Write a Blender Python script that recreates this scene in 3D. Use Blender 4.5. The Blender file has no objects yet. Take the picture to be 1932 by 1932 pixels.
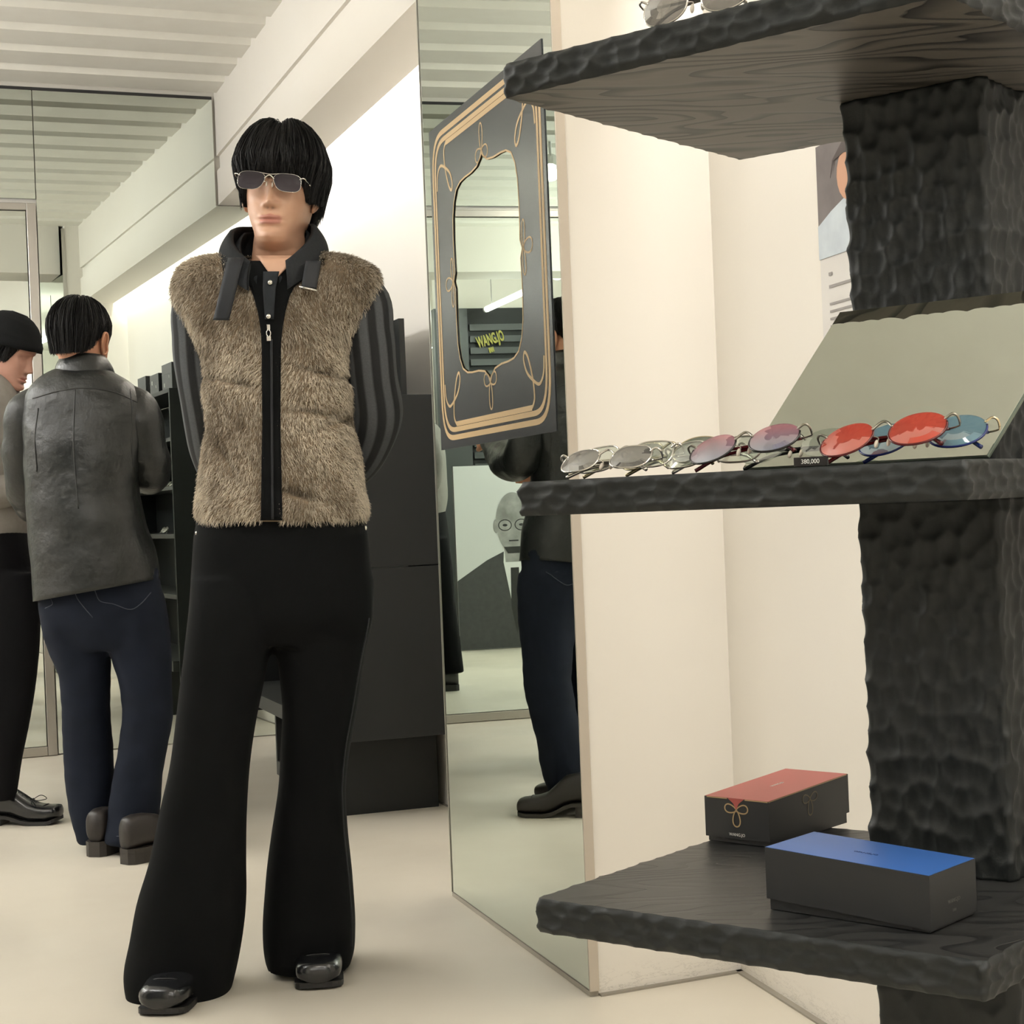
import bpy, math, random
import numpy as np
from mathutils import Matrix, Vector
random.seed(7)
rng = np.random.default_rng(11)
PI = math.pi
scene = bpy.context.scene
COL = scene.collection

# ------------------------------------------------------------------ camera
FPX = 3200.0          # focal length in pixels of the 1932 px frame
ROLL = 0.04
EYE = 1.0
cam_data = bpy.data.cameras.new('camera')
cam_data.sensor_fit = 'HORIZONTAL'
cam_data.sensor_width = 36.0
cam_data.lens = 36.0 * FPX / 1932.0
cam_data.clip_start = 0.05
cam_data.clip_end = 60
cam = bpy.data.objects.new('camera', cam_data)
COL.objects.link(cam)
_r = Vector((1, 0, -ROLL)).normalized()
_f = Vector((0, 1, -6.0 / FPX)).normalized()
_u = _r.cross(_f).normalized()
_r = _f.cross(_u).normalized()
cam.matrix_world = Matrix(((_r.x, _u.x, -_f.x, 0), (_r.y, _u.y, -_f.y, 0), (_r.z, _u.z, -_f.z, EYE), (0, 0, 0, 1)))
scene.camera = cam

# ------------------------------------------------------------------ world, exposure
world = bpy.data.worlds.new('world')
scene.world = world
world.use_nodes = True
world.node_tree.nodes['Background'].inputs[0].default_value = (1.0, 0.95, 0.88, 1)
world.node_tree.nodes['Background'].inputs[1].default_value = 0.03
scene.view_settings.view_transform = 'Standard'
scene.view_settings.look = 'None'
scene.view_settings.exposure = -0.15
scene.view_settings.gamma = 1.0
scene.view_settings.use_curve_mapping = False
cy = scene.cycles
cy.use_denoising = True
cy.use_adaptive_sampling = True
cy.adaptive_threshold = 0.03
cy.max_bounces = 8
cy.diffuse_bounces = 4
cy.glossy_bounces = 6
cy.transmission_bounces = 6
cy.transparent_max_bounces = 10
cy.caustics_reflective = False
cy.caustics_refractive = False
cy.sample_clamp_indirect = 6.0

COVE_E = 130.0         # emission of the LED strips in the cove
TUBE_E = 92.0         # emission of the hanging tube lamp and the added fill tubes
SPOT_E = 40.0         # power of the track spots (W)

# ------------------------------------------------------------------ frames of reference
def W(x, y, Y):
    """point seen at photo pixel (x, y) at depth Y"""
    dx, dy = x - 966.0, y - 960.0
    n = math.hypot(1, ROLL)
    u, v = (dx - ROLL * dy) / n, (dy + ROLL * dx) / n
    return np.array([u * Y / FPX, Y, EYE - v * Y / FPX])

def on_z(x, y, Z):
    p = W(x, y, 1.0)
    return W(x, y, (Z - EYE) / (p[2] - EYE))

A1 = math.radians(19.8)
D1 = np.array([-math.sin(A1), math.cos(A1), 0.0])      # along the long wall, away from the camera
NL = np.array([-math.cos(A1), -math.sin(A1), 0.0])     # from the long wall into the room
W0 = np.array([-0.224, 5.67, 0.0])
def RF(s, t, z=0.0):
    return W0 + s * D1 + t * NL + np.array([0, 0, z])

PF = np.array([-0.175, 4.41, 0.0])      # pillar: far and near corner of the mirror face, inner corner, wall beyond
PN = np.array([0.137, 3.463, 0.0])
PI_ = np.array([0.447, 3.60, 0.0])
MA = np.array([-2.035, 7.4545, 0.0])    # floor point of the mirror wall at the steel post
MD = np.array([math.cos(math.radians(22)), math.sin(math.radians(22)), 0.0])
MN = np.array([MD[1], -MD[0], 0.0])     # mirror wall normal, towards the room
CEIL = 2.94

# ------------------------------------------------------------------ materials
def new_mat(name):
    m = bpy.data.materials.new(name)
    m.use_nodes = True
    nt = m.node_tree
    return m, nt, nt.nodes['Principled BSDF']

def srgb(r, g, b):
    def c(v):
        v /= 255.0
        return v / 12.92 if v <= 0.04045 else ((v + 0.055) / 1.055) ** 2.4
    return (c(r), c(g), c(b), 1)

def pmat(name, base, rough=0.5, metal=0.0, spec=0.5, vary=None, bump=None, coat=0.0, attr=None, scale3=None, sheen=0.0, rvary=None):
    """vary = (scale, other colour, contrast), bump = (scale, strength, distance)"""
    m, nt, b = new_mat(name)
    N, L = nt.nodes, nt.links
    b.inputs['Base Color'].default_value = base
    b.inputs['Roughness'].default_value = rough
    b.inputs['Metallic'].default_value = metal
    b.inputs['Specular IOR Level'].default_value = spec
    b.inputs['Coat Weight'].default_value = coat
    b.inputs['Sheen Weight'].default_value = sheen
    tc = N.new('ShaderNodeTexCoord')
    mp = N.new('ShaderNodeMapping')
    L.new(tc.outputs['Object'], mp.inputs[0])
    if scale3:
        mp.inputs['Scale'].default_value = scale3
    src = None
    if attr:
        at = N.new('ShaderNodeVertexColor'); at.layer_name = attr
        L.new(at.outputs[0], b.inputs['Base Color'])
        src = at.outputs[0]
    if vary:
        nz = N.new('ShaderNodeTexNoise'); nz.inputs['Scale'].default_value = vary[0]; nz.inputs['Detail'].default_value = 6
        L.new(mp.outputs[0], nz.inputs['Vector'])
        mx = N.new('ShaderNodeMix'); mx.data_type = 'RGBA'
        rp = N.new('ShaderNodeMapRange')
        rp.inputs[1].default_value = 0.5 - vary[2]; rp.inputs[2].default_value = 0.5 + vary[2]
        L.new(nz.outputs[0], rp.inputs[0]); L.new(rp.outputs[0], mx.inputs[0])
        mx.inputs[6].default_value = base; mx.inputs[7].default_value = vary[1]
        if src is not None:
            mx.blend_type = 'MULTIPLY'
            L.new(src, mx.inputs[6])
        L.new(mx.outputs[2], b.inputs['Base Color'])
    if rvary:
        nz = N.new('ShaderNodeTexNoise'); nz.inputs['Scale'].default_value = rvary[0]; nz.inputs['Detail'].default_value = 5
        L.new(mp.outputs[0], nz.inputs['Vector'])
        rp = N.new('ShaderNodeMapRange'); rp.inputs[1].default_value = .35; rp.inputs[2].default_value = .65
        rp.inputs[3].default_value = rvary[1]; rp.inputs[4].default_value = rvary[2]
        L.new(nz.outputs[0], rp.inputs[0]); L.new(rp.outputs[0], b.inputs['Roughness'])
    if bump:
        nz = N.new('ShaderNodeTexNoise'); nz.inputs['Scale'].default_value = bump[0]; nz.inputs['Detail'].default_value = 8
        L.new(mp.outputs[0], nz.inputs['Vector'])
        bp = N.new('ShaderNodeBump'); bp.inputs['Strength'].default_value = bump[1]; bp.inputs['Distance'].default_value = bump[2]
        L.new(nz.outputs[0], bp.inputs['Height']); L.new(bp.outputs[0], b.inputs['Normal'])
    return m

def emat(name, col, e):
    m, nt, b = new_mat(name)
    b.inputs['Base Color'].default_value = col
    b.inputs['Emission Color'].default_value = col
    b.inputs['Emission Strength'].default_value = e
    return m

def lens_mat(name, top, bottom=None, alpha=0.55, axis=1, z0=-.02, z1=.02):
    """tinted see-through lens: transparent tint mixed with a clear gloss"""
    m = bpy.data.materials.new(name); m.use_nodes = True
    nt = m.node_tree; N, L = nt.nodes, nt.links
    N.clear()
    out = N.new('ShaderNodeOutputMaterial')
    tr = N.new('ShaderNodeBsdfTransparent'); tr.inputs[0].default_value = top
    df = N.new('ShaderNodeBsdfDiffuse'); df.inputs[0].default_value = top
    gl = N.new('ShaderNodeBsdfGlossy'); gl.inputs['Roughness'].default_value = .02
    m1 = N.new('ShaderNodeMixShader'); m1.inputs[0].default_value = alpha
    m2 = N.new('ShaderNodeMixShader')
    fr = N.new('ShaderNodeFresnel'); fr.inputs[0].default_value = 1.45
    L.new(tr.outputs[0], m1.inputs[1]); L.new(df.outputs[0], m1.inputs[2])
    mm = N.new('ShaderNodeMath'); mm.operation = 'MULTIPLY'; mm.inputs[1].default_value = .3
    L.new(fr.outputs[0], mm.inputs[0]); L.new(mm.outputs[0], m2.inputs[0]); L.new(m1.outputs[0], m2.inputs[1]); L.new(gl.outputs[0], m2.inputs[2])
    L.new(m2.outputs[0], out.inputs[0])
    if bottom:
        tc = N.new('ShaderNodeTexCoord'); sx = N.new('ShaderNodeSeparateXYZ'); L.new(tc.outputs['Object'], sx.inputs[0])
        rp = N.new('ShaderNodeMapRange'); rp.inputs[1].default_value = z0; rp.inputs[2].default_value = z1
        L.new(sx.outputs[2], rp.inputs[0])
        mx = N.new('ShaderNodeMix'); mx.data_type = 'RGBA'; mx.inputs[6].default_value = bottom; mx.inputs[7].default_value = top
        L.new(rp.outputs[0], mx.inputs[0]); L.new(mx.outputs[2], tr.inputs[0]); L.new(mx.outputs[2], df.inputs[0])
    return m

def mirror_mat(name, col):
    m = bpy.data.materials.new(name); m.use_nodes = True
    nt = m.node_tree; nt.nodes.clear()
    o = nt.nodes.new('ShaderNodeOutputMaterial'); g = nt.nodes.new('ShaderNodeBsdfGlossy')
    g.inputs[0].default_value = col; g.inputs['Roughness'].default_value = 0.0
    nt.links.new(g.outputs[0], o.inputs[0])
    return m

def wood_mat(name, dark, light, axis_rot, rough=.42):
    m, nt, b = new_mat(name)
    N, L = nt.nodes, nt.links
    tc = N.new('ShaderNodeTexCoord'); mp = N.new('ShaderNodeMapping'); L.new(tc.outputs['Object'], mp.inputs[0])
    mp.inputs['Rotation'].default_value = (0, 0, axis_rot)
    mp.inputs['Scale'].default_value = (1.0, 3.2, 1.0)
    # cathedral grain: rings of a long tilted log
    nz = N.new('ShaderNodeTexNoise'); nz.inputs['Scale'].default_value = 2.2; nz.inputs['Detail'].default_value = 2.0; nz.inputs['Roughness'].default_value = .42
    L.new(mp.outputs[0], nz.inputs['Vector'])
    ma = N.new('ShaderNodeMath'); ma.operation = 'MULTIPLY'; ma.inputs[1].default_value = 17.0
    L.new(nz.outputs[0], ma.inputs[0])
    fr = N.new('ShaderNodeMath'); fr.operation = 'FRACT'; L.new(ma.outputs[0], fr.inputs[0])
    cr = N.new('ShaderNodeValToRGB'); cr.color_ramp.elements[0].position = 0.0; cr.color_ramp.elements[0].color = (0, 0, 0, 1)
    cr.color_ramp.elements[1].position = .42; cr.color_ramp.elements[1].color = (1, 1, 1, 1)
    e = cr.color_ramp.elements.new(.16); e.color = (.25, .25, .25, 1)
    e = cr.color_ramp.elements.new(.96); e.color = (.9, .9, .9, 1)
    e = cr.color_ramp.elements.new(1.0); e.color = (.1, .1, .1, 1)
    L.new(fr.outputs[0], cr.inputs[0])
    # fine pores
    mp2 = N.new('ShaderNodeMapping'); mp2.inputs['Rotation'].default_value = (0, 0, axis_rot); mp2.inputs['Scale'].default_value = (14, 320, 30)
    L.new(tc.outputs['Object'], mp2.inputs[0])
    n2 = N.new('ShaderNodeTexNoise'); n2.inputs['Scale'].default_value = 1.0; n2.inputs['Detail'].default_value = 2; L.new(mp2.outputs[0], n2.inputs['Vector'])
    mu = N.new('ShaderNodeMix'); mu.data_type = 'FLOAT'; mu.inputs[0].default_value = .14
    L.new(cr.outputs[0], mu.inputs[2]); L.new(n2.outputs[0], mu.inputs[3])
    mx = N.new('ShaderNodeMix'); mx.data_type = 'RGBA'; mx.inputs[6].default_value = dark; mx.inputs[7].default_value = light
    L.new(mu.outputs[0], mx.inputs[0]); L.new(mx.outputs[2], b.inputs['Base Color'])
    b.inputs['Roughness'].default_value = rough
    bp = N.new('ShaderNodeBump'); bp.inputs['Strength'].default_value = .4; bp.inputs['Distance'].default_value = .0015
    L.new(mu.outputs[0], bp.inputs['Height']); L.new(bp.outputs[0], b.inputs['Normal'])
    return m

M = {}
M['wall'] = pmat('wall_paint', srgb(236, 232, 224), .75, vary=(1.3, srgb(232, 227, 218), .25))
M['pillar_paint'] = None
M['ceiling'] = pmat('ceiling_paint', srgb(240, 238, 230), .8, vary=(9, srgb(234, 231, 222), .3))
M['floor'] = pmat('floor_epoxy', srgb(222, 215, 200), .4, spec=.4, vary=(1.1, srgb(214, 206, 190), .22), rvary=(2.2, .3, .5))
M['grey_trim'] = pmat('grey_trim', srgb(150, 144, 132), .6)
M['mirror'] = mirror_mat('mirror_glass', (.81, .87, .82, 1))
M['mirror_edge'] = pmat('mirror_edge', srgb(120, 130, 118), .25)
M['steel'] = pmat('brushed_steel', (.5, .48, .45, 1), .32, 1.0)
M['pale_trim'] = pmat('pale_trim', srgb(196, 186, 172), .4, .2)
M['black_board'] = pmat('black_laminate', srgb(25, 27, 27), .5, spec=.3, vary=(4, srgb(29, 31, 31), .3))
M['black_board_light'] = pmat('charcoal_laminate', srgb(52, 53, 52), .5)
M['carved'] = pmat('carved_black_wood', srgb(31, 34, 34), .55, spec=.42, bump=(420, .25, .0008), vary=(60, srgb(25, 28, 28), .3))
M['gold'] = pmat('gold_print', srgb(186, 158, 116), .5)
M['white_print'] = pmat('white_print', srgb(225, 225, 220), .6)
M['fixture'] = pmat('lamp_housing', srgb(225, 225, 222), .5)
M['wire'] = pmat('lamp_wire', srgb(60, 60, 60), .5)
M['cove_led'] = emat('cove_led', (1, .98, .945, 1), COVE_E)
M['tube_glow'] = emat('tube_glow', (1, .995, .975, 1), TUBE_E)
M['spot_glow'] = emat('spot_glow', (1, .94, .84, 1), 40)

# ------------------------------------------------------------------ mesh building
class MB:
    def __init__(self):
        self.v = []; self.f = []; self.c = None; self.n = 0
    def add(self, v, f, c=None):
        v = np.asarray(v, float).reshape(-1, 3)
        k = self.n
        self.v.append(v); self.n += len(v)
        self.f.extend([tuple(i + k for i in q) for q in f])
        if c is not None:
            if self.c is None: self.c = []
            self.c.append(np.asarray(c, float).reshape(-1, 4))
        return self
    def xf(self, fn):
        self.v = [fn(a) for a in self.v]; return self
    def box(self, lo, hi, fr=None):
        x0, y0, z0 = lo; x1, y1, z1 = hi
        v = np.array([(x0, y0, z0), (x1, y0, z0), (x1, y1, z0), (x0, y1, z0), (x0, y0, z1), (x1, y0, z1), (x1, y1, z1), (x0, y1, z1)], float)
        if fr is not None: v = np.array([fr(*p) for p in v])
        f = [(3, 2, 1, 0), (4, 5, 6, 7), (0, 1, 5, 4), (1, 2, 6, 5), (2, 3, 7, 6), (3, 0, 4, 7)]
        return self.add(v, f)
    def prism(self, pts, z0, z1):
        n = len(pts)
        v = [(p[0], p[1], z0) for p in pts] + [(p[0], p[1], z1) for p in pts]
        f = [tuple(range(n - 1, -1, -1)), tuple(range(n, 2 * n))] + [(i, (i + 1) % n, n + (i + 1) % n, n + i) for i in range(n)]
        return self.add(v, f)
    def grid(self, g, closed=False, cap0=False, cap1=False, c=None):
        g = np.asarray(g, float); m, n = g.shape[:2]
        f = []
        for i in range(m - 1):
            for j in range(n if closed else n - 1):
                j2 = (j + 1) % n
                f.append((i * n + j, i * n + j2, (i + 1) * n + j2, (i + 1) * n + j))
        if cap0: f.append(tuple(range(n - 1, -1, -1)))
        if cap1: f.append(tuple((m - 1) * n + j for j in range(n)))
        return self.add(g.reshape(-1, 3), f, c)
    def tube(self, path, r, n=8, caps=True):
        P = np.asarray(path, float); m = len(P)
        r = np.broadcast_to(np.asarray(r, float), (m,))
        T = np.gradient(P, axis=0) if m > 2 else np.repeat((P[1] - P[0])[None], m, 0)
        T /= np.linalg.norm(T, axis=1)[:, None] + 1e-12
        a = np.array([0, 0, 1.0]) if abs(T[0][2]) < .9 else np.array([1.0, 0, 0])
        x = np.cross(a, T[0]); x /= np.linalg.norm(x)
        rings = []
        for i in range(m):
            x = x - T[i] * np.dot(x, T[i]); x /= np.linalg.norm(x) + 1e-12
            y = np.cross(T[i], x)
            th = np.arange(n) * 2 * PI / n
            rings.append(P[i] + r[i] * (np.cos(th)[:, None] * x + np.sin(th)[:, None] * y))
        return self.grid(np.array(rings), True, caps, caps)
    def ball(self, c, r, nu=16, nv=10):
        r = np.broadcast_to(np.asarray(r, float), (3,))
        g = [[np.array(c) + r * np.array([math.sin(a) * math.cos(b), math.sin(a) * math.sin(b), math.cos(a)]) for b in np.arange(nu) * 2 * PI / nu]
             for a in np.linspace(.03, PI - .03, nv)]
        g = np.array(g)[::-1]
        return self.grid(g, True, True, True)
    def arr(self):
        return np.concatenate(self.v)

ORI = {}
def link(o, parent=None):
    COL.objects.link(o)
    if parent is not None: o.parent = parent
    return o

def mesh_of(name, mb, mat, smooth=False, org=(0, 0, 0)):
    me = bpy.data.meshes.new(name)
    v = mb.arr() - np.asarray(org, float)
    me.from_pydata(v.tolist(), [], mb.f)
    if smooth: me.polygons.foreach_set('use_smooth', [True] * len(me.polygons))
    if mb.c is not None:
        ca = me.color_attributes.new('Col', 'FLOAT_COLOR', 'POINT')
        ca.data.foreach_set('color', np.concatenate(mb.c).ravel())
    if mat is not None: me.materials.append(mat)
    me.update()
    return me

def root(name, label, cat, loc, group=None, rot=None):
    o = bpy.data.objects.new(name, None)
    o.empty_display_size = .1
    o.location = Vector([float(a) for a in loc])
    if rot is not None: o.rotation_euler = rot
    o['label'] = label; o['category'] = cat
    if group: o['group'] = group
    COL.objects.link(o)
    ORI[o.name] = np.array([float(a) for a in loc])
    return o

def part(name, mb, mat, parent, smooth=False, local=False, bevel=0, label=None, kind=None):
    """child mesh; vertices given in world space unless local"""
    org = (0, 0, 0) if local else ORI[parent.name]
    o = bpy.data.objects.new(name, mesh_of(name, mb, mat, smooth, org))
    link(o, parent)
    ORI[o.name] = np.array(org, float)
    if bevel: bev(o, bevel)
    if label: o['label'] = label
    if kind: o['kind'] = kind
    return o

def solo(name, mb, mat, label=None, cat=None, group=None, kind=None, smooth=False, bevel=0):
    """top-level object that is one mesh"""
    a = mb.arr()
    org = np.array([(a[:, 0].min() + a[:, 0].max()) / 2, (a[:, 1].min() + a[:, 1].max()) / 2, a[:, 2].min()])
    o = bpy.data.objects.new(name, mesh_of(name, mb, mat, smooth, org))
    o.location = Vector(org.tolist())
    link(o)
    ORI[o.name] = org
    if bevel: bev(o, bevel)
    if kind: o['kind'] = kind
    if label: o['label'] = label
    if cat: o['category'] = cat
    if group: o['group'] = group
    return o

def bev(o, w, seg=2):
    b = o.modifiers.new('bevel', 'BEVEL'); b.width = w; b.segments = seg; b.limit_method = 'ANGLE'; b.angle_limit = .6

def fuse(name, mb, mat, parent, voxel=.01, smooth_it=6, fac=.5, kind=None):
    """overlapping closed shells -> one continuous skin"""
    o = bpy.data.objects.new('tmp_fuse', mesh_of('tmp_fuse', mb, mat, False, ORI[parent.name]))
    COL.objects.link(o)
    r = o.modifiers.new('r', 'REMESH'); r.mode = 'VOXEL'; r.voxel_size = voxel
    s = o.modifiers.new('s', 'SMOOTH'); s.iterations = smooth_it; s.factor = fac
    dg = bpy.context.evaluated_depsgraph_get()
    me = bpy.data.meshes.new_from_object(o.evaluated_get(dg))
    bpy.data.objects.remove(o)
    me.name = name
    me.polygons.foreach_set('use_smooth', [True] * len(me.polygons))
    me.materials.clear(); me.materials.append(mat)
    q = bpy.data.objects.new(name, me)
    link(q, parent); ORI[q.name] = ORI[parent.name]
    return q

def text_mb(s, size, ext=0.0, bold=0.0):
    """text as a mesh in the local XZ plane (x right, z up), centred, facing -Y"""
    cu = bpy.data.curves.new('t', 'FONT'); cu.body = s; cu.size = size; cu.extrude = ext; cu.offset = bold
    cu.align_x = 'CENTER'; cu.align_y = 'CENTER'; cu.resolution_u = 3
    o = bpy.data.objects.new('t', cu); COL.objects.link(o)
    dg = bpy.context.evaluated_depsgraph_get()
    me = bpy.data.meshes.new_from_object(o.evaluated_get(dg))
    v = np.array([x.co for x in me.vertices]); f = [tuple(p.vertices) for p in me.polygons]
    bpy.data.objects.remove(o)
    mb = MB(); mb.add(np.c_[v[:, 0], -v[:, 2], v[:, 1]], f)
    return mb

def smoothstep(a, b, x):
    t = np.clip((np.asarray(x, float) - a) / (b - a), 0, 1); return t * t * (3 - 2 * t)

# =================================================================== THE ROOM
def RB(mb, s0, s1, t0, t1, z0, z1):
    return mb.box((s0, t0, z0), (s1, t1, z1), lambda a, b, c: RF(a, b, c))

def pillar_paint():
    m, nt, b = new_mat('scuffed_wall_paint')
    N, L = nt.nodes, nt.links
    b.inputs['Roughness'].default_value = .7
    tc = N.new('ShaderNodeTexCoord')
    ge = N.new('ShaderNodeNewGeometry')
    mp = N.new('ShaderNodeMapping'); mp.inputs['Scale'].default_value = (9, 9, 34); L.new(ge.outputs['Position'], mp.inputs[0])
    nz = N.new('ShaderNodeTexNoise'); nz.inputs['Scale'].default_value = 1.3; nz.inputs['Detail'].default_value = 9; nz.inputs['Roughness'].default_value = .72
    L.new(mp.outputs[0], nz.inputs['Vector'])
    ab = N.new('ShaderNodeMath'); ab.operation = 'SUBTRACT'; ab.inputs[1].default_value = .5; L.new(nz.outputs[0], ab.inputs[0])
    a2 = N.new('ShaderNodeMath'); a2.operation = 'ABSOLUTE'; L.new(ab.outputs[0], a2.inputs[0])
    line = N.new('ShaderNodeMapRange'); line.inputs[1].default_value = .007; line.inputs[2].default_value = 0; L.new(a2.outputs[0], line.inputs[0])
    sx = N.new('ShaderNodeSeparateXYZ'); L.new(ge.outputs['Position'], sx.inputs[0])
    zr = N.new('ShaderNodeMapRange'); zr.inputs[1].default_value = .06; zr.inputs[2].default_value = .0; L.new(sx.outputs[2], zr.inputs[0])
    mu = N.new('ShaderNodeMath'); mu.operation = 'MULTIPLY'; L.new(line.outputs[0], mu.inputs[0]); L.new(zr.outputs[0], mu.inputs[1])
    mx = N.new('ShaderNodeMix'); mx.data_type = 'RGBA'
    mx.inputs[6].default_value = srgb(238, 233, 224); mx.inputs[7].default_value = srgb(120, 112, 98)
    L.new(mu.outputs[0], mx.inputs[0]); L.new(mx.outputs[2], b.inputs['Base Color'])
    return m
M['scuffed'] = pillar_paint()

ND = np.array([0.553, 3.216, 0]) - PI_; ND /= np.linalg.norm(ND)      # near wall, towards the camera
NN = np.array([ND[1], -ND[0], 0.0])                                  # its normal into the room
if NN[0] > 0: NN = -NN

floor = solo('floor', RB(MB(), -9.2, 2.7, -1.2, 4.8, -.1, 0), M['floor'], kind='structure')
solo('wall_right', RB(MB(), -2.0, 2.5, -.12, 0, 0, CEIL + .1), M['wall'], kind='structure')
_a, _b = PI_, PI_ + ND * 7.5
solo('wall_near', MB().prism([_a[:2], _b[:2], (_b - NN * .3)[:2], (_a - NN * .3)[:2]], 0, CEIL + .1), M['scuffed'], kind='structure')
solo('wall_pillar', MB().prism([p[:2] for p in (PF, PN, PI_, PI_ - NN * .1, RF(-1.2, -.05))], 0, CEIL + .1), M['scuffed'], kind='structure')
solo('wall_left', RB(MB(), -9.2, 2.7, 4.6, 4.75, 0, CEIL + .1), M['wall'], kind='structure')
solo('wall_rear', RB(MB(), -9.2, -9.05, -1.2, 4.6, 0, CEIL + .1), M['wall'], kind='structure')
def MK(k, h, z=0.0): return MA + MD * k + MN * h + np.array([0, 0, z])
def KB(mb, k0, k1, h0, h1, z0, z1): return mb.box((k0, h0, z0), (k1, h1, z1), lambda a, b, c: MK(a, b, c))
solo('wall_back', KB(MB(), -3.9, 1.25, -.16, -.02, 0, CEIL + .1), M['wall'], kind='structure')
# thin grey strip where walls meet the floor
def strip(name, p, q, n, w=.014, h=.004):
    a, b = np.array(p), np.array(q)
    solo(name, MB().prism([a[:2], b[:2], (b + n * w)[:2], (a + n * w)[:2]], 0.0, h), M['grey_trim'], kind='structure')
pn = np.array([PI_[1] - PN[1], -(PI_[0] - PN[0]), 0]); pn /= np.linalg.norm(pn)
strip('trim_1', PN, PI_, pn)
strip('trim_2', PI_, PI_ + ND * 3, NN)
strip('trim_3', RF(-1.2, 0), RF(2.34, 0), NL, .01, .003)

# ceiling: ribbed deck
ceil = solo('ceiling', RB(MB(), -9.2, 2.6, -1.0, 4.75, CEIL + .045, CEIL + .2), M['ceiling'], kind='structure')
def t_of(p): return float((p - W0) @ NL)
h = .16
while h < 3.75:
    k_r = (0.10 - t_of(MK(0, h))) / (MD @ NL)
    k_l = (4.58 - t_of(MK(0, h))) / (MD @ NL)
    prof = [(-.098, CEIL), (.098, CEIL), (.130, CEIL + .046), (-.130, CEIL + .046)]
    v = [MK(k_l, h + a, z) for a, z in prof] + [MK(k_r, h + a, z) for a, z in prof]
    rb = MB().add(v, [(0, 1, 2, 3), (7, 6, 5, 4), (0, 4, 5, 1), (1, 5, 6, 2), (2, 6, 7, 3), (3, 7, 4, 0)])
    part('rib', rb, M['ceiling'], ceil)
    h += .30

solo('ceiling', RB(MB(), -9.2, -1.63, -1.0, 4.75, CEIL, CEIL + .044), M['ceiling'], kind='structure')
# soffit with cove along the long wall, cross beam at the pillar
so = MB()
RB(so, -1.22, 2.34, .0, .29, 2.668, CEIL + .08)
solo('trim_4', so, M['wall'], kind='structure')
solo('trim_5', RB(MB(), -1.22, 2.34, .06, .275, 2.598, 2.67), M['wall'], kind='structure')
solo('trim_6', RB(MB(), -1.22, 2.34, .085, .29, 2.442, 2.600), M['wall'], kind='structure')
solo('trim_7', RB(MB(), -1.62, -1.24, .41, 4.6, 2.63, CEIL + .08), M['wall'], kind='structure')
o = solo('cove_light_strip', RB(MB(), -1.15, 2.30, .066, .082, 2.50, 2.515), M['cove_led'],
         'warm white LED strip hidden in the cove above the black cabinet', 'light')
# near side cove (out of frame, above the shelf side wall)
def NW(l, n, z): return PI_ + ND * l + NN * n + np.array([0, 0, z])
solo('trim_8', MB().box((.0, .085, 2.442), (6.5, .30, 2.66), NW), M['wall'], kind='structure')
solo('trim_9', MB().box((.0, .0, 2.66), (6.5, .30, CEIL + .08), NW), M['wall'], kind='structure')
solo('cove_light_strip', MB().box((.03, .066, 2.50), (4.8, .082, 2.515), NW), M['cove_led'],
     'warm white LED strip in the cove above the carved shelf unit', 'light')

# ------------------------------------------------------------------ mirrors
n1 = np.array([(PN - PF)[1], -(PN - PF)[0], 0]); n1 /= np.linalg.norm(n1)
if n1[0] > 0: n1 = -n1
PD = (PN - PF); PL = np.linalg.norm(PD); PD = PD / PL
def PP(k, n, z=0.0): return PF + PD * k + n1 * n + np.array([0, 0, z])       # pillar face frame
pm = root('pillar_mirror', 'tall greenish mirror covering the side of the white pillar', 'mirror', PP(PL / 2, .01, .01))
part('backing_board', MB().box((.0, .001, .012), (PL + .004, .014, CEIL - .02), PP), M['pale_trim'], pm)
part('mirror_glass', MB().box((.004, .0142, .014), (PL - .002, .019, CEIL - .02), PP), M['mirror'], pm)
part('edge_trim', MB().box((PL + .0045, .001, .012), (PL + .010, .021, CEIL - .02), PP), M['pale_trim'], pm)
part('edge_trim', MB().box((-.006, .001, .012), (-.0005, .021, CEIL - .02), PP), M['steel'], pm)
part('bottom_trim', MB().box((-.002, .001, .001), (PL + .004, .020, .011), PP), M['grey_trim'], pm)

def mirror_sheet(k0, k1, z0, z1, label, h=.0):
    r = root('wall_mirror', label, 'mirror', MK((k0 + k1) / 2, h, z0))
    part('mirror_glass', KB(MB(), k0, k1, h - .006, h, z0, z1), M['mirror'], r)
    part('mirror_backing', KB(MB(), k0 + .001, k1 - .001, h - .015, h - .0065, z0 + .001, z1 - .001), M['mirror_edge'], r)
    return r
def l_sheet(mb, pts, h0, h1):
    n = len(pts)
    v = [MK(a, h0, b) for a, b in pts] + [MK(a, h1, b) for a, b in pts]
    return mb.add(v, [tuple(range(n)), tuple(range(2 * n - 1, n - 1, -1))] + [(i, n + i, n + (i + 1) % n, (i + 1) % n) for i in range(n)])
kw = (0.004 - t_of(MK(0, 0))) / (MD @ NL)
lp_ = [(.002, .004), (kw, .004), (kw, 2.437), (.797, 2.437), (.797, 2.922), (.002, 2.922)]
lm = root('wall_mirror', 'tall wall mirror sheet beside the steel post, cut round the glowing soffit', 'mirror', MK(.5, 0, .004))
part('mirror_glass', l_sheet(MB(), lp_, -.006, 0), M['mirror'], lm)
part('mirror_backing', l_sheet(MB(), lp_, -.015, -.0065), M['mirror_edge'], lm)
mirror_sheet(-3.2, -.002, 2.445, 2.922, 'wide wall mirror sheet above the mirrored door')
mirror_sheet(-3.2, -1.06, .004, 2.435, 'wall mirror sheet beyond the mirrored door')
solo('gap_shadow_strip', KB(MB(), -3.2, .80, -.0195, -.0155, 2.923, CEIL), M['wire'], kind='structure')  # black strip puts the shadow of the ceiling gap into colour
dr = root('mirror_door', 'mirrored door with slim steel frame in the mirror wall', 'door', MK(-.52, .02, .002))
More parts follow.
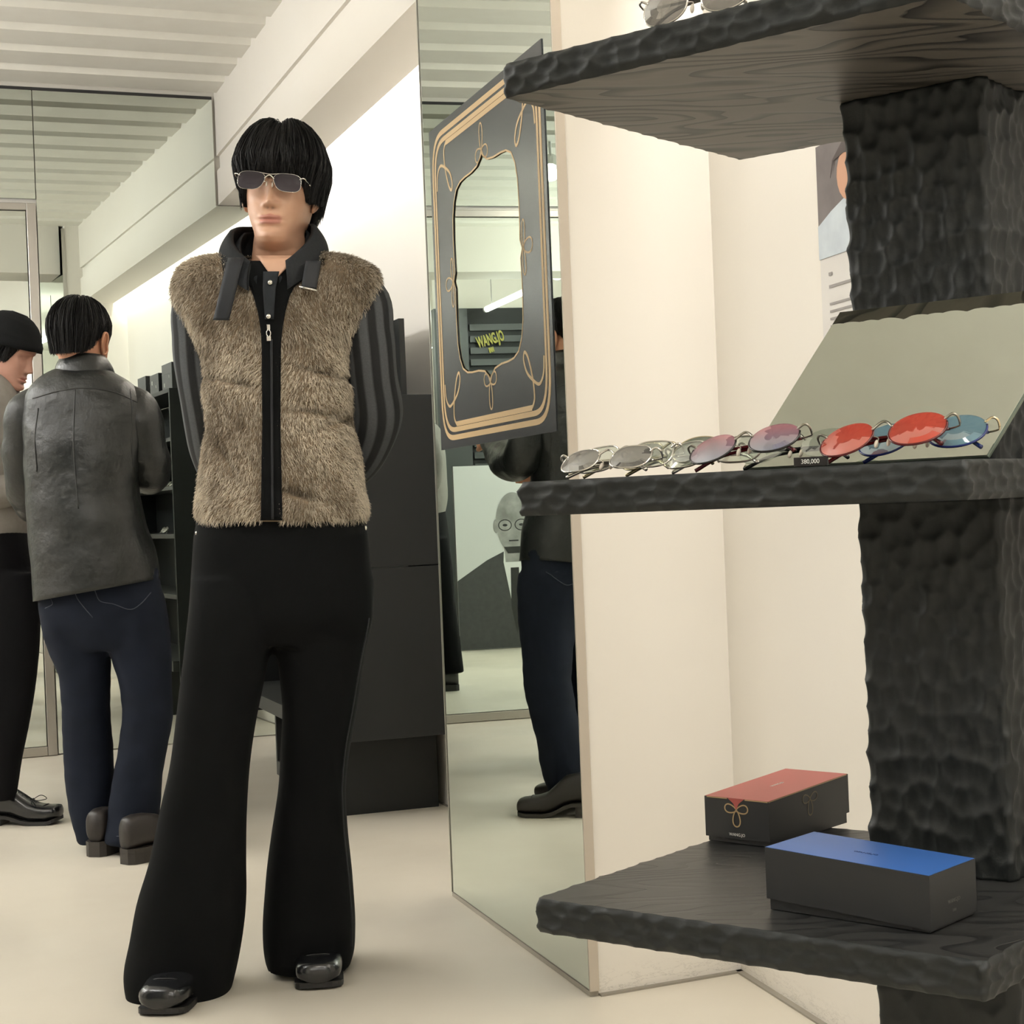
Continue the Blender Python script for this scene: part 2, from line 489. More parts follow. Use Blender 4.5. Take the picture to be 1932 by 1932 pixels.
part('mirror_pane', KB(MB(), -1.02, -.05, .012, .018, .045, 2.385), M['mirror'], dr)
part('stile', KB(MB(), -.046, -.006, .0, .03, .003, 2.42), M['steel'], dr, bevel=.002)
part('stile', KB(MB(), -1.052, -1.024, .0, .03, .003, 2.42), M['steel'], dr, bevel=.002)
part('top_rail', KB(MB(), -1.023, -.047, .0, .03, 2.388, 2.42), M['steel'], dr, bevel=.002)
part('bottom_rail', KB(MB(), -1.023, -.047, .0, .03, .003, .042), M['grey_trim'], dr, bevel=.002)

# ------------------------------------------------------------------ lamps
def tube_lamp(p, q, label, grp='hanging tube lamps'):
    p, q = np.array(p), np.array(q)
    r = root('tube_lamp', label, 'lamp', (p + q) / 2, grp)
    d = (q - p) / np.linalg.norm(q - p)
    part('tube', MB().tube([p, p + (q - p) * .5, q], .022, 12), M['tube_glow'], r, True)
    part('end_cap', MB().tube([p - d * .03, p - d * .001], .024, 12), M['fixture'], r)
    part('end_cap', MB().tube([q + d * .001, q + d * .03], .024, 12), M['fixture'], r)
    for f_ in (.12, .88):
        a = p + (q - p) * f_
        part('wire', MB().tube([a + (0, 0, .0225), (a[0], a[1], CEIL - .001)], .0025, 6), M['wire'], r)
    return r
tube_lamp(RF(-2.70, 2.58, 2.55), RF(-1.66, 2.68, 2.56), 'hanging tube lamp in front of the slatted black wall')
tube_lamp(RF(-5.6, 1.05, 2.6), RF(-4.4, 1.05, 2.6), 'added fill tube lamp over the carved shelf unit')  # this and the tubes below are added out of frame as fill light
tube_lamp(RF(-7.1, 2.7, 2.6), RF(-5.9, 2.7, 2.6), 'added fill tube lamp behind the camera')
tube_lamp(RF(.5, 3.15, 2.4), RF(1.7, 3.15, 2.4), 'added fill tube lamp beside the mirror wall')  # four tubes added here to brighten the ribbed ceiling
tube_lamp(RF(-1.1, 3.2, 2.4), RF(.1, 3.2, 2.4), 'added fill tube lamp between cross beam and mirror wall')
tube_lamp(RF(.5, 3.9, 2.4), RF(1.7, 3.9, 2.4), 'added fill tube lamp in the corner by the mirror wall')
tube_lamp(RF(-1.1, 3.9, 2.4), RF(.1, 3.9, 2.4), 'added fill tube lamp near the plain side wall')
tube_lamp(RF(-8.2, 1.4, 2.6), RF(-7.0, 1.4, 2.6), 'added fill tube lamp farthest from the mirror wall')  # added behind the camera to brighten the room

def spot_lamp(s, t, z, aim, label, power):
    p = RF(s, t, z)
    r = root('spotlight', label, 'lamp', (p[0], p[1], CEIL - .001), 'ceiling spotlights')
    d = np.array(aim) - p; d /= np.linalg.norm(d)
    part('can', MB().tube([p - d * .10, p - d * .004], [.038, .045], 16), M['fixture'], r)
    part('lens', MB().tube([p - d * .0038, p + d * .001], .042, 16), M['spot_glow'], r)
    part('stem', MB().tube([p - d * .05 + (0, 0, .046), (p[0] - d[0] * .05, p[1] - d[1] * .05, CEIL - .001)], .008, 8), M['fixture'], r)
    li = bpy.data.lights.new('spot', 'SPOT'); li.energy = power; li.spot_size = 1.5; li.spot_blend = .8; li.shadow_soft_size = .05
    li.color = (1, .92, .8)
    lo = bpy.data.objects.new('spot_beam', li); link(lo, r)
    lo.location = Vector((p + d * .01 - ORI[r.name]).tolist())
    lo.rotation_euler = Vector((-d).tolist()).to_track_quat('Z', 'Y').to_euler()
    return r
spot_lamp(1.46, 2.10, 2.78, RF(2.25, 1.85, 1.9), 'ceiling spotlight shining by the mirror wall', SPOT_E)
spot_lamp(-1.95, 2.96, 2.72, RF(.6, 2.3, 1.2), 'ceiling spotlight beside the cross beam', SPOT_E)
spot_lamp(-4.1, 1.5, 2.75, RF(-1.9, 1.0, 1.2), 'added fill spotlight aimed at the man in the fur vest', SPOT_E)  # added out of frame to light the man from the front

# ------------------------------------------------------------------ slatted black wall with sign (seen in the mirrors)
pw = root('slatted_wall', 'black partition wall with horizontal slats and a yellow sign', 'partition', RF(-3.08, 3.2, 0))
part('panel', RB(MB(), -3.16, -3.05, 2.22, 4.6, .0, 2.60), M['black_board'], pw)
M['slat'] = pmat('slat_grey', srgb(62, 66, 66), .5)
z = .12
while z < 2.45:
    part('slat', RB(MB(), -3.049, -3.018, 2.50, 4.5, z, z + .05), M['slat'], pw)
    z += .092
part('panel_edge', RB(MB(), -3.05, -3.0, 2.215, 2.48, .06, 2.595), M['slat'], pw)
part('upper_panel', RB(MB(), -3.16, -3.06, 2.22, 4.6, 2.601, CEIL), M['wall'], pw)
M['sign_yellow'] = emat('sign_yellow', srgb(150, 145, 60), .08)
def sign_row(txt, size, t, z, rot):
    mb = text_mb(txt, size, .004, .004)
    ca, sa = math.cos(rot), math.sin(rot)
    def fn(a):
        x, y, zz = a[:, 0] * .42, a[:, 1], a[:, 2]
        X, Z = x * ca - zz * sa, x * sa + zz * ca
        return np.array([RF(-3.0 - yy, t + xx, z + z2) for xx, yy, z2 in zip(X, y, Z)])
    return mb.xf(fn)
sg = root('neon_sign', 'slanted yellow letter sign on the slatted black wall', 'sign', RF(-3.0, 2.66, 2.2))
part('lettering', sign_row('WANG.JO', .118, 2.66, 2.345, .27), M['sign_yellow'], sg)
part('lettering', sign_row('FAN', .05, 2.665, 2.262, .27), M['sign_yellow'], sg)

# ------------------------------------------------------------------ black and white portrait board standing on the floor (seen in the mirrors)
bb = root('portrait_board', 'black and white poster board of a bald man with round glasses in dark suit', 'poster', RF(-1.76, 2.5, 0))
M['poster_bg'] = pmat('poster_grey', srgb(214, 216, 216), .5)
M['poster_suit'] = pmat('poster_suit', srgb(52, 53, 54), .5, vary=(30, srgb(62, 63, 64), .2))
M['poster_skin'] = pmat('poster_skin', srgb(170, 170, 168), .5, vary=(9, srgb(120, 120, 118), .2))
M['poster_white'] = pmat('poster_white', srgb(226, 228, 228), .5)
M['poster_dark'] = pmat('poster_dark', srgb(28, 28, 28), .5)
t0p, t1p, sp = 2.085, 2.935, -1.75
part('board', RB(MB(), sp - .025, sp, t0p, t1p, .004, 1.322), M['black_board'], bb)
def flat(name, pts, lift, mat):
    n = len(pts); w = .0006
    v = [RF(sp + lift, a, b) for a, b in pts] + [RF(sp + lift + w, a, b) for a, b in pts]
    f = [tuple(range(n)), tuple(range(2 * n - 1, n - 1, -1))] + [(i, n + i, n + (i + 1) % n, (i + 1) % n) for i in range(n)]
    return part(name, MB().add(v, f), mat, bb)
tc_ = 2.51
flat('print_background', [(t0p + .004, .008), (t1p - .004, .008), (t1p - .004, 1.318), (t0p + .004, 1.318)], .001, M['poster_bg'])
flat('print_suit', [(t0p + .005, .009), (t1p - .005, .009), (t1p - .005, .50), (tc_ + .20, .64), (tc_ + .07, .70), (tc_ - .07, .70), (tc_ - .20, .64), (t0p + .005, .50)], .002, M['poster_suit'])
flat('print_shirt', [(tc_, .16), (tc_ + .08, .62), (tc_ + .075, .70), (tc_ - .075, .70), (tc_ - .08, .62)], .003, M['poster_white'])
flat('print_tie', [(tc_, .10), (tc_ + .035, .30), (tc_ + .03, .58), (tc_ - .03, .58), (tc_ - .035, .30)], .004, M['poster_dark'])
hd = [(tc_ + .125 * math.sin(a) * (1 - .16 * max(0, -math.cos(a))), .895 + .225 * math.cos(a)) for a in np.arange(40) * 2 * PI / 40]
flat('print_neck', [(tc_ - .065, .62), (tc_ + .065, .62), (tc_ + .075, .76), (tc_ - .075, .76)], .0036, M['poster_skin'])
flat('print_head', hd, .005, M['poster_skin'])
for sgn in (-1, 1):
    flat('print_ear', [(tc_ + sgn * (.125 + .02 * math.sin(a)), .88 + .05 * math.cos(a)) for a in np.arange(16) * 2 * PI / 16][::1], .0045, M['poster_skin'])
    flat('print_spectacles', [(tc_ + sgn * .06 + .05 * math.sin(a), .885 + .042 * math.cos(a)) for a in np.arange(24) * 2 * PI / 24], .006, M['poster_dark'])
    flat('print_spectacle_lens', [(tc_ + sgn * .06 + .043 * math.sin(a), .885 + .035 * math.cos(a)) for a in np.arange(24) * 2 * PI / 24], .007, M['poster_skin'])
    flat('print_eye', [(tc_ + sgn * .06 + .018 * math.sin(a), .885 + .009 * math.cos(a)) for a in np.arange(16) * 2 * PI / 16], .008, M['poster_dark'])
flat('print_beard', [(tc_ - .075, .73), (tc_ + .075, .73), (tc_ + .045, .682), (tc_ - .045, .682)], .0056, M['poster_dark'])
flat('print_mouth', [(tc_ - .035, .768), (tc_ + .035, .768), (tc_ + .035, .778), (tc_ - .035, .778)], .006, M['poster_dark'])

# =================================================================== CARVED SHELF UNIT
SY0 = 1.835
E1 = np.array([.781, -.624, 0]); E1 /= np.linalg.norm(E1)
E2 = np.array([-E1[1], E1[0], 0])
SL = np.array([0.004, SY0, 0])
def SF(a, b, z=0.0): return SL + E1 * a + E2 * b + np.array([0, 0, z])
SA, SB = .517, .50
Z_BOT, Z_MID, Z_TOP = .578, 1.0285, 1.481       # upper faces of the three shelves
TH = .037
def scoops(P, seeds, wx, wz, depth, tip=1.0):
    """depth of gouge marks at points P (n,2): lower envelope of teardrop bowls"""
    out = np.empty(len(P))
    ax = 1.0 / wx; az = 1.0 / wz
    for i in range(0, len(P), 4000):
        d = P[i:i + 4000, None, :] - seeds[None]
        dz = d[..., 1] * az
        dz = np.where(dz > 0, dz * .75, dz * tip)
        q = (d[..., 0] * ax) ** 2 + dz ** 2
        out[i:i + 4000] = np.minimum(q.min(1), 1.6)
    return depth * (1 - out)
def seed_grid(p0, p1, z0, z1, sx, sz, jit, wrap=False):
    S = []; row = 0
    z = z0
    while z < z1 + sz:
        x = p0 + (sx / 2 if row % 2 else 0)
        while x < p1 + sx:
            S.append((x + rng.uniform(-jit, jit) * sx, z + rng.uniform(-jit, jit) * sz)); x += sx
        row += 1; z += sz
    return np.array(S)
def rounded_rect(a0, a1, b0, b1, r, step):
    pts = []
    for (cx, cy_, ang) in ((a1 - r, b0 + r, -90), (a1 - r, b1 - r, 0), (a0 + r, b1 - r, 90), (a0 + r, b0 + r, 180)):
        for q in np.linspace(ang, ang + 90, 5): pts.append((cx + r * math.cos(math.radians(q)), cy_ + r * math.sin(math.radians(q))))
    pts.append(pts[0]); pts = np.array(pts)
    L = np.r_[0, np.cumsum(np.linalg.norm(np.diff(pts, axis=0), axis=1))]
    n = int(L[-1] / step); q = np.arange(n) * L[-1] / n
    P = np.c_[np.interp(q, L, pts[:, 0]), np.interp(q, L, pts[:, 1])]
    T = np.roll(P, -1, 0) - np.roll(P, 1, 0); T /= np.linalg.norm(T, axis=1)[:, None]
    return P, np.c_[T[:, 1], -T[:, 0]], q, L[-1]
def carved(a0, a1, b0, b1, z0, z1, sx, sz, depth, step, caps=True, tip=1.3, r=.006, edge=.0025, jit=.22):
    P, Nn, q, Lt = rounded_rect(a0, a1, b0, b1, r, step)
    nz = max(6, int((z1 - z0) / step)); zz = np.linspace(z0, z1, nz)
    S = seed_grid(-sx, Lt + sx, z0 - sz, z1 + sz, sx, sz, jit)
    Q = np.stack(np.broadcast_arrays(q[None, :], zz[:, None]), -1).reshape(-1, 2)
    d = scoops(Q, S, sx * .62, sz * .63, depth, tip).reshape(nz, len(q))
    e = np.minimum(zz - z0, z1 - zz)
    d = d + edge * np.exp(-(e / .003) ** 2)[:, None]
    g = np.empty((nz, len(q), 3))
    for i in range(nz):
        ab = P - Nn * d[i][:, None]
        g[i] = SL + ab[:, :1] * E1 + ab[:, 1:] * E2
        g[i, :, 2] = zz[i]
    mb = MB(); mb.grid(g, True)
    n = len(q)
    side = len(mb.f)
    if caps:
        mb.f.append(tuple(range(n - 1, -1, -1))); mb.f.append(tuple((nz - 1) * n + j for j in range(n)))
    return mb, side
M['wood_top'] = wood_mat('black_stained_oak', srgb(14, 15, 15), srgb(44, 44, 43), math.radians(35), .42)
M['wood_under'] = wood_mat('grey_oak_under', srgb(17, 17, 17), srgb(98, 93, 87), math.radians(35), .45)  # underside tone, lighter and greyer than the shelf tops
unit = root('display_shelf', 'black carved wooden shelf unit with three square tiers on a column', 'shelf', SF(.33, .385, 0))
ORI[unit.name] = SF(.33, .385, 0)
def shelf_slab(ztop):
    mb, side = carved(0, SA, 0, SB, ztop - TH, ztop, .027, .0122, .0034, .0022, r=.008, tip=1.15, jit=.3)
    o = part('shelf', mb, M['carved'], unit)
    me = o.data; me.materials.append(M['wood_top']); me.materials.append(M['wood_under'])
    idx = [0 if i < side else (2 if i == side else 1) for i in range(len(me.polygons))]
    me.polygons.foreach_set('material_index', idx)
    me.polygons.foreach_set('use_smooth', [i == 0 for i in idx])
    return o
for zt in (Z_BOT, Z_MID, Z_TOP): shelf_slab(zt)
def column(z0, z1, sx, sz, d, tip):
    mb, side = carved(.247, .418, .305, .476, z0, z1, sx, sz, d, .0030, True, tip, r=.008, edge=.0, jit=.36)
    o = part('column', mb, M['carved'], unit, True)
    return o
column(0.001, Z_BOT - TH - .0005, .024, .030, .0030, 1.25)
column(Z_BOT + .0005, Z_MID - TH - .0005, .0200, .027, .0038, 1.25)
column(Z_MID + .0005, Z_TOP - TH - .0005, .0190, .026, .0042, 1.25)

# leaning table mirror on the middle shelf
tm = root('table_mirror', 'frameless slanted mirror leaning on the column behind coloured sunglasses', 'mirror', SF(.37, .20, Z_MID))
def tmirror(lift, th, ins=0.0):
    bl, br = SF(.285 - .06, .205, Z_MID + .0015), SF(.500, .205, Z_MID + .0015)
    tl, tr_ = SF(.302, .285, Z_MID + .186), SF(.520 + .06, .285, Z_MID + .186)
    return bl, br, tl, tr_
_u0, _b0 = .0, .0
def lean_pts():
    Y0b, Y1b = .128, .2005
    def at(u, b, z):
        r_ = u / FPX
        a = (r_ * (SL[1] + E2[1] * b) - SL[0] - E2[0] * b) / (E1[0] - r_ * E1[1])
        return SF(a, b, z)
    # corner rays of the photo, on a plane leaning back at about 62 degrees
    return at(438, Y0b, Z_MID + .0035), at(902, Y0b, Z_MID + .0035), at(634, Y1b, None or 0), at(1108, Y1b, 0)
bl, br, tl, tr_ = lean_pts()
for q in (tl, tr_): q[2] = 1.0 + 345 * tl[1] / FPX
tn = np.cross(br - bl, tl - bl); tn /= np.linalg.norm(tn)
if tn[1] > 0: tn = -tn
def slab4(p, off0, off1):
    v = [q + tn * off0 for q in p] + [q + tn * off1 for q in p]
    return MB().add(v, [(0, 1, 2, 3), (7, 6, 5, 4), (0, 4, 5, 1), (1, 5, 6, 2), (2, 6, 7, 3), (3, 7, 4, 0)])
quad = [bl, br, tr_, tl]
cen = sum(quad) / 4
part('mirror_glass', slab4([cen + (q - cen) * .992 for q in quad], 0, .0022), M['mirror'], tm)
part('mirror_backing', slab4(quad, -.0035, -.0003), M['mirror_edge'], tm)

# ------------------------------------------------------------------ board with looping gold lines on the pillar mirror
BK0, BK1, BZ0, BZ1 = .0674 * PL, .9427 * PL, 1.157, 1.97
BW, BH = BK1 - BK0, BZ1 - BZ0
def BP(x, z, n): return PP(BK0 + x * BW, n, BZ0 + z * BH)
M['board_black'] = pmat('frame_print_black', srgb(44, 46, 51), .25, spec=.5)
fb = root('frame_board', 'glossy black frame board with looping gold lines fixed on the pillar mirror', 'mirror frame', BP(.5, 0, .02))
def hole_outline():
    pts = []
    # quarter from top centre cusp to right middle cusp
    key = [(.5, .835), (.515, .812), (.545, .795), (.60, .788), (.66, .787), (.705, .783), (.745, .768), (.772, .735), (.787, .69), (.792, .62), (.790, .56), (.787, .525), (.802, .5)]
    k = np.array(key)
    q1 = k
    q2 = np.c_[k[::-1, 0], 1 - k[::-1, 1]]
    right = np.r_[q1, q2[1:]]
    left = np.c_[1 - right[::-1, 0], right[::-1, 1]]
    return np.r_[right, left[1:-1]]
ho = hole_outline()
def ring_board(outer, inner, n0, n1_):
    """plate with a hole: both outlines resampled by angle about the centre"""
    th = np.linspace(0, 2 * PI, 241)[:-1]
    def samp(poly):
        d = np.asarray(poly) - .5; a = np.unwrap(np.arctan2(d[:, 1], d[:, 0]))
        if a[-1] < a[0]: d = d[::-1]; a = np.unwrap(np.arctan2(d[:, 1], d[:, 0]))
        a = np.r_[a, a[0] + 2 * PI]; d = np.r_[d, d[:1]]
        t = (th - a[0]) % (2 * PI) + a[0]
        return np.c_[np.interp(t, a, d[:, 0]), np.interp(t, a, d[:, 1])] + .5
    dense = []
    for i in range(len(outer)):
        p, q = np.array(outer[i]), np.array(outer[(i + 1) % len(outer)])
        dense += [p + (q - p) * s for s in np.linspace(0, 1, 60)[:-1]]
    O, I = samp(dense), samp(inner)
    # snap corners
    for c in outer:
        j = np.argmin(np.linalg.norm(O - np.array(c), axis=1)); O[j] = c
    n = len(th); rows = []
    for (S, z) in ((O, n1_), (I, n1_), (I, n0), (O, n0)):
        rows.append([BP(p[0], p[1], z) for p in S])
    rows.append(rows[0])
    mb = MB(); g = np.array(rows[:4])
    f = []
    for i in range(4):
        for j in range(n):
            f.append((i * n + j, i * n + (j + 1) % n, ((i + 1) % 4) * n + (j + 1) % n, ((i + 1) % 4) * n + j))
    return mb.add(g.reshape(-1, 3), f)
part('board', ring_board([(0, 0), (1, 0), (1, 1), (0, 1)], ho, .0195, .0212), M['board_black'], fb)
asp = BW / BH
def line_print(name, pts, w, closed=False):
    P = np.array(pts, float)
    if closed: P = np.r_[P, P[:1]]
    X = P * np.array([BW, BH])
    if closed: T = np.roll(X[:-1], -1, 0) - np.roll(X[:-1], 1, 0); T = np.r_[T, T[:1]]
    else: T = np.gradient(X, axis=0)
    T /= np.linalg.norm(T, axis=1)[:, None] + 1e-9
    Nn = np.c_[-T[:, 1], T[:, 0]]
    A_, B_ = (X + Nn * w / 2) / [BW, BH], (X - Nn * w / 2) / [BW, BH]
    g = np.array([[BP(p[0], p[1], .0214) for p in A_], [BP(p[0], p[1], .0214) for p in B_], [BP(p[0], p[1], .0218) for p in B_], [BP(p[0], p[1], .0218) for p in A_]])
    g = np.r_[g, g[:1]]
    return part(name, MB().grid(g), M['gold'], fb)
def cham(m, c, n=10):
    """closed outline with rounded-chamfer corners"""
    mx, mz = m, m * asp
    cx, cz = c, c * asp
    P = []
    for sx, sz in ((1, 1), (1, 0), (0, 0), (0, 1)):
        X = 1 - mx if sx else mx; Z = 1 - mz if sz else mz
        dx = -1 if sx else 1; dz = -1 if sz else 1
        p0 = np.array((X, Z + dz * cz * 1.6)); p1 = np.array((X, Z + dz * cz * .2)); p2 = np.array((X + dx * cx * .7, Z)); p3 = np.array((X + dx * cx * 1.5, Z))
        if (sx, sz) in ((1, 1), (0, 0)): seq = (p3, p2, p1, p0)
        else: seq = (p0, p1, p2, p3)
        for t in np.linspace(0, 1, n):
            b = [(1 - t) ** 3, 3 * t * (1 - t) ** 2, 3 * t * t * (1 - t), t ** 3]
            P.append(sum(bb * s for bb, s in zip(b, seq)))
    return P
line_print('gold_line', cham(.030, .075), .013, True)
line_print('gold_line', cham(.052, .070), .012, True)
def sym(pts, fx, fz): return [((1 - a) if fx else a, (1 - b) if fz else b) for a, b in pts]
def spline(pts, n=8):
    P = np.array(pts, float); P = np.r_[[2 * P[0] - P[1]], P, [2 * P[-1] - P[-2]]]
    out = []
    for i in range(1, len(P) - 2):
        for t in np.linspace(0, 1, n, endpoint=False):
            a, b, c, d = P[i - 1:i + 3]
            out.append(.5 * ((2 * b) + (-a + c) * t + (2 * a - 5 * b + 4 * c - d) * t * t + (-a + 3 * b - 3 * c + d) * t ** 3))
    out.append(P[-2]); return np.array(out)
for fz in (0, 1):
    line_print('gold_line', sym([(.17, .072), (.35, .072), (.5, .072), (.65, .072), (.83, .072)], 0, fz), .012)
    for fx in (0, 1):
        curl = [(.83, .072), (.846, .085), (.852, .105), (.843, .15), (.815, .205), (.790, .224), (.780, .205), (.800, .170), (.843, .145), (.892, .130), (.925, .155), (.933, .20)]
        line_print('gold_loop', sym(spline(curl), 1 - fx, fz), .007)
line_print('gold_edge_line', hole_outline(), .0045, True)
def petal(cx, cz, ang, ln, wd):
    ca, sa = math.cos(ang), math.sin(ang); P = []
    for t in np.linspace(0, 2 * PI, 25)[:-1]:
        x = ln * (1 - math.cos(t)) / 2; y = wd * math.sin(t) * (.55 + .45 * (x / ln)) * .5
        P.append((cx + (x * ca - y * sa) / BW, cz + (x * sa + y * ca) / BH))
    return P
for (cx, cz, ang) in ((.5, .172, -PI / 2), (.5, .828, PI / 2)):
    line_print('gold_petal', petal(cx, cz, ang, .065, .030), .004, True)
    for s_ in (-1, 1): line_print('gold_petal', petal(cx, cz, ang + s_ * 1.75, .048, .036), .004, True)
for (cx, cz, ang) in ((.812, .5, 0), (.188, .5, PI)):
    line_print('gold_petal', petal(cx, cz, ang, .060, .040), .004, True)
    for s_ in (-1, 1): line_print('gold_petal', petal(cx, cz, ang + s_ * 1.5, .060, .026), .004, True)

# ------------------------------------------------------------------ small placard on the near wall
lp = (0.188 * PI_[1] - PI_[0]) / (ND[0] - .188 * ND[1])
pc = root('wall_placard', 'small photo placard with text block on white wall behind the column', 'poster', NW(lp - .16, .004, 1.15))
def plac(name, pts, lift, mat):
    n = len(pts)
    v = [NW(lp - a, lift, b) for a, b in pts] + [NW(lp - a, lift + .0006, b) for a, b in pts]
    f = [tuple(range(n)), tuple(range(2 * n - 1, n - 1, -1))] + [(i, n + i, n + (i + 1) % n, (i + 1) % n) for i in range(n)]
    return part(name, MB().add(v, f), mat, pc)
M['pl_paper'] = pmat('placard_paper', srgb(222, 219, 215), .6)
M['pl_grey'] = pmat('placard_photo', srgb(112, 104, 104), .5, vary=(14, srgb(88, 80, 80), .2))
M['pl_skin'] = pmat('placard_skin', srgb(196, 148, 120), .5)
M['pl_blue'] = pmat('placard_shirt', srgb(205, 215, 222), .5, vary=(20, srgb(186, 196, 206), .2))
M['pl_text'] = pmat('placard_text', srgb(150, 146, 144), .6)
M['pl_hair'] = pmat('placard_hair', srgb(62, 52, 50), .6)
rr = lambda a0, a1, z0, z1: [(a0, z0), (a1, z0), (a1, z1), (a0, z1)]
# a runs away from the placard's visible edge, towards the camera (negative)
plac('paper', rr(0, -.32, 1.16, 1.638), .001, M['pl_paper'])
plac('photo_background', rr(0, -.32, 1.432, 1.638), .002, M['pl_grey'])
plac('photo_shirt', [(0, 1.432), (-.32, 1.432), (-.32, 1.50), (-.26, 1.50), (-.20, 1.53), (-.12, 1.53), (-.055, 1.512), (0, 1.492)], .003, M['pl_blue'])
plac('photo_face', [(-.136 - .052 * math.cos(q), 1.568 + .05 * math.sin(q)) for q in np.arange(20) * 2 * PI / 20], .004, M['pl_skin'])
plac('photo_hair', [(-.06, 1.57), (-.07, 1.60), (-.115, 1.628), (-.165, 1.60), (-.172, 1.57), (-.155, 1.60), (-.115, 1.605), (-.075, 1.598)], .005, M['pl_hair'])
plac('print_line', rr(-.035, -.048, 1.398, 1.404), .003, M['pl_text'])
plac('print_line', rr(-.035, -.20, 1.376, 1.381), .003, M['pl_text'])
for i in range(9): plac('print_line', rr(-.035, -.27 + .03 * (i % 3), 1.345 - i * .0135, 1.349 - i * .0135), .003, M['pl_text'])

# ------------------------------------------------------------------ two eyewear boxes on the bottom shelf
def eyewear_box(name, c0, c1, dep, ht, lidcol, label, ornaments, lift_ang=0.0, lift_y=0.0, zl=.010):
    """c0 -> c1: lower front edge on the shelf; depth goes away from the camera"""
    c0, c1 = np.array(c0), np.array(c1)
    ex = (c1 - c0); ln = np.linalg.norm(ex); ex = ex / ln
    ey = np.array([-ex[1], ex[0], 0])
    r = root(name, label, 'box', (c0 + c1) / 2 + ey * dep / 2, 'eyewear boxes on the bottom shelf')
    def fr(x, y, z): return c0 + ex * x + ey * y + np.array([0, 0, z + .0006])
    g = .0025
    part('box_base', MB().box((g, g, .0), (ln - g, dep - g, ht - .008), fr), M['box_black'], r, bevel=.0004)
    def lid_fr(x, y, z): return fr(x, y, z + lift_ang * (ln - x) + lift_y * y)
    lid = MB(); lid.box((0, 0, 0), (0, 0, 0)); lid = MB()
    for lo, hi in (((0, 0, zl), (ln, .0018, ht - .0013)), ((0, dep - .0018, zl), (ln, dep, ht - .0013)), ((0, .0019, zl), (.0018, dep - .0019, ht - .0013)), ((ln - .0018, .0019, zl), (ln, dep - .0019, ht - .0013))):
        lid.box(lo, hi, lid_fr)
    lid.box((0, 0, ht - .0012), (ln, dep, ht - .0002), lid_fr)
    part('lid', lid, M['box_black'], r)
    part('lid_print', MB().box((.0006, .0006, ht - .0001), (ln - .0006, dep - .0006, ht + .0002), lid_fr), lidcol, r)
    return r, lid_fr, ln
M['box_black'] = pmat('box_card_black', srgb(40, 41, 42), .5, bump=(900, .1, .0003))
M['lid_red'] = pmat('lid_red', srgb(178, 88, 82), .45)
M['lid_blue'] = pmat('lid_blue', srgb(58, 104, 178), .4)
M['box_dim_print'] = pmat('dim_print', srgb(98, 88, 66), .5)
M['dim_text'] = pmat('dim_text', srgb(92, 92, 88), .6)
M['navy_print'] = pmat('navy_print', srgb(34, 58, 112), .5)
pA, pB = on_z(1470, 1720, Z_BOT), on_z(1758, 1764, Z_BOT)
dirb = (pB - pA) / np.linalg.norm(pB - pA)
BXL, BXD, BXH = .186, .094, .0555
bx, fr_b, lnb = eyewear_box('eyewear_box', pB - dirb * BXL, pB, BXD, BXH, M['lid_blue'], 'black eyewear box with a blue lid top', None, .045, 0, .003)
def text_on(mb, fr, plane, x0, y0, off):
    def fn(a):
        out = []
        for x, y, z in a:
            if plane == 'top': out.append(fr(x0 + x, y0 + z, off - y))
            elif plane == 'front': out.append(fr(x0 + x, -off + y, y0 + z))
            elif plane == 'right': out.append(fr(off - y, x0 + x, y0 + z))
            else: out.append(fr(-off + y, x0 - x, y0 + z))
        return np.array(out)
    return mb.xf(fn)
part('lid_lettering', text_on(text_mb('WANG.JO', .0062, .0001), fr_b, 'top', lnb * .5, BXD * .45, BXH + .0004), M['navy_print'], bx)
part('end_lettering', text_on(text_mb('WANG.JO', .0055, .0001), fr_b, 'right', BXD * .5, BXH * .42, lnb + .0003), M['dim_text'], bx)
part('end_lettering', text_on(text_mb('FAN', .004, .0001), fr_b, 'right', BXD * .5, BXH * .25, lnb + .0003), M['dim_text'], bx)
qA, qB, qC = on_z(1343, 1587.5, Z_BOT), on_z(1453.5, 1601, Z_BOT), on_z(1600, 1551, Z_BOT)
ed = (qB - qA) / np.linalg.norm(qB - qA)
bx2, fr_r, lnr = eyewear_box('eyewear_box', qB - ed * BXD, qB, BXL, BXH, M['lid_red'], 'black eyewear box with a red lid top and gold loop ornament', None, 0, .04, .006)
def trefoil(fr, plane, cx, cz, sc, mat, nm, off):
    for ang, ln, wd in ((-PI / 2, .020, .0125), (-PI / 2 + 1.75, .017, .012), (-PI / 2 - 1.75, .017, .012)):
        ca, sa = math.cos(ang), math.sin(ang); P = []
        for t in np.linspace(0, 2 * PI, 25)[:-1]:
            x = ln * sc * (1 - math.cos(t)) / 2; y = wd * sc * math.sin(t) * (.5 + .5 * (x / ln / sc)) * .55
            P.append((x * ca - y * sa, x * sa + y * ca))
        P = np.array(P); T = np.roll(P, -1, 0) - np.roll(P, 1, 0); T /= np.linalg.norm(T, axis=1)[:, None]; Nn = np.c_[-T[:, 1], T[:, 0]]
        rows = []
        for w, o_ in ((.0008, 0), (-.0008, 0), (-.0008, .0002), (.0008, .0002), (.0008, 0)):
            Q = P + Nn * w * sc
            if plane == 'front': rows.append([fr(cx + a, -off - o_, cz + b) for a, b in Q])
            else: rows.append([fr(off + o_, cx + a, cz + b) for a, b in Q])
        part(nm, MB().grid(np.array(rows), True), mat, bx2)
trefoil(fr_r, 'front', BXD * .5, BXH * .74, 1.0, M['gold'], 'gold_petal', .0002)
trefoil(fr_r, 'right', BXL * .5, BXH * .74, 1.0, M['box_dim_print'], 'gold_petal', lnr + .0002)
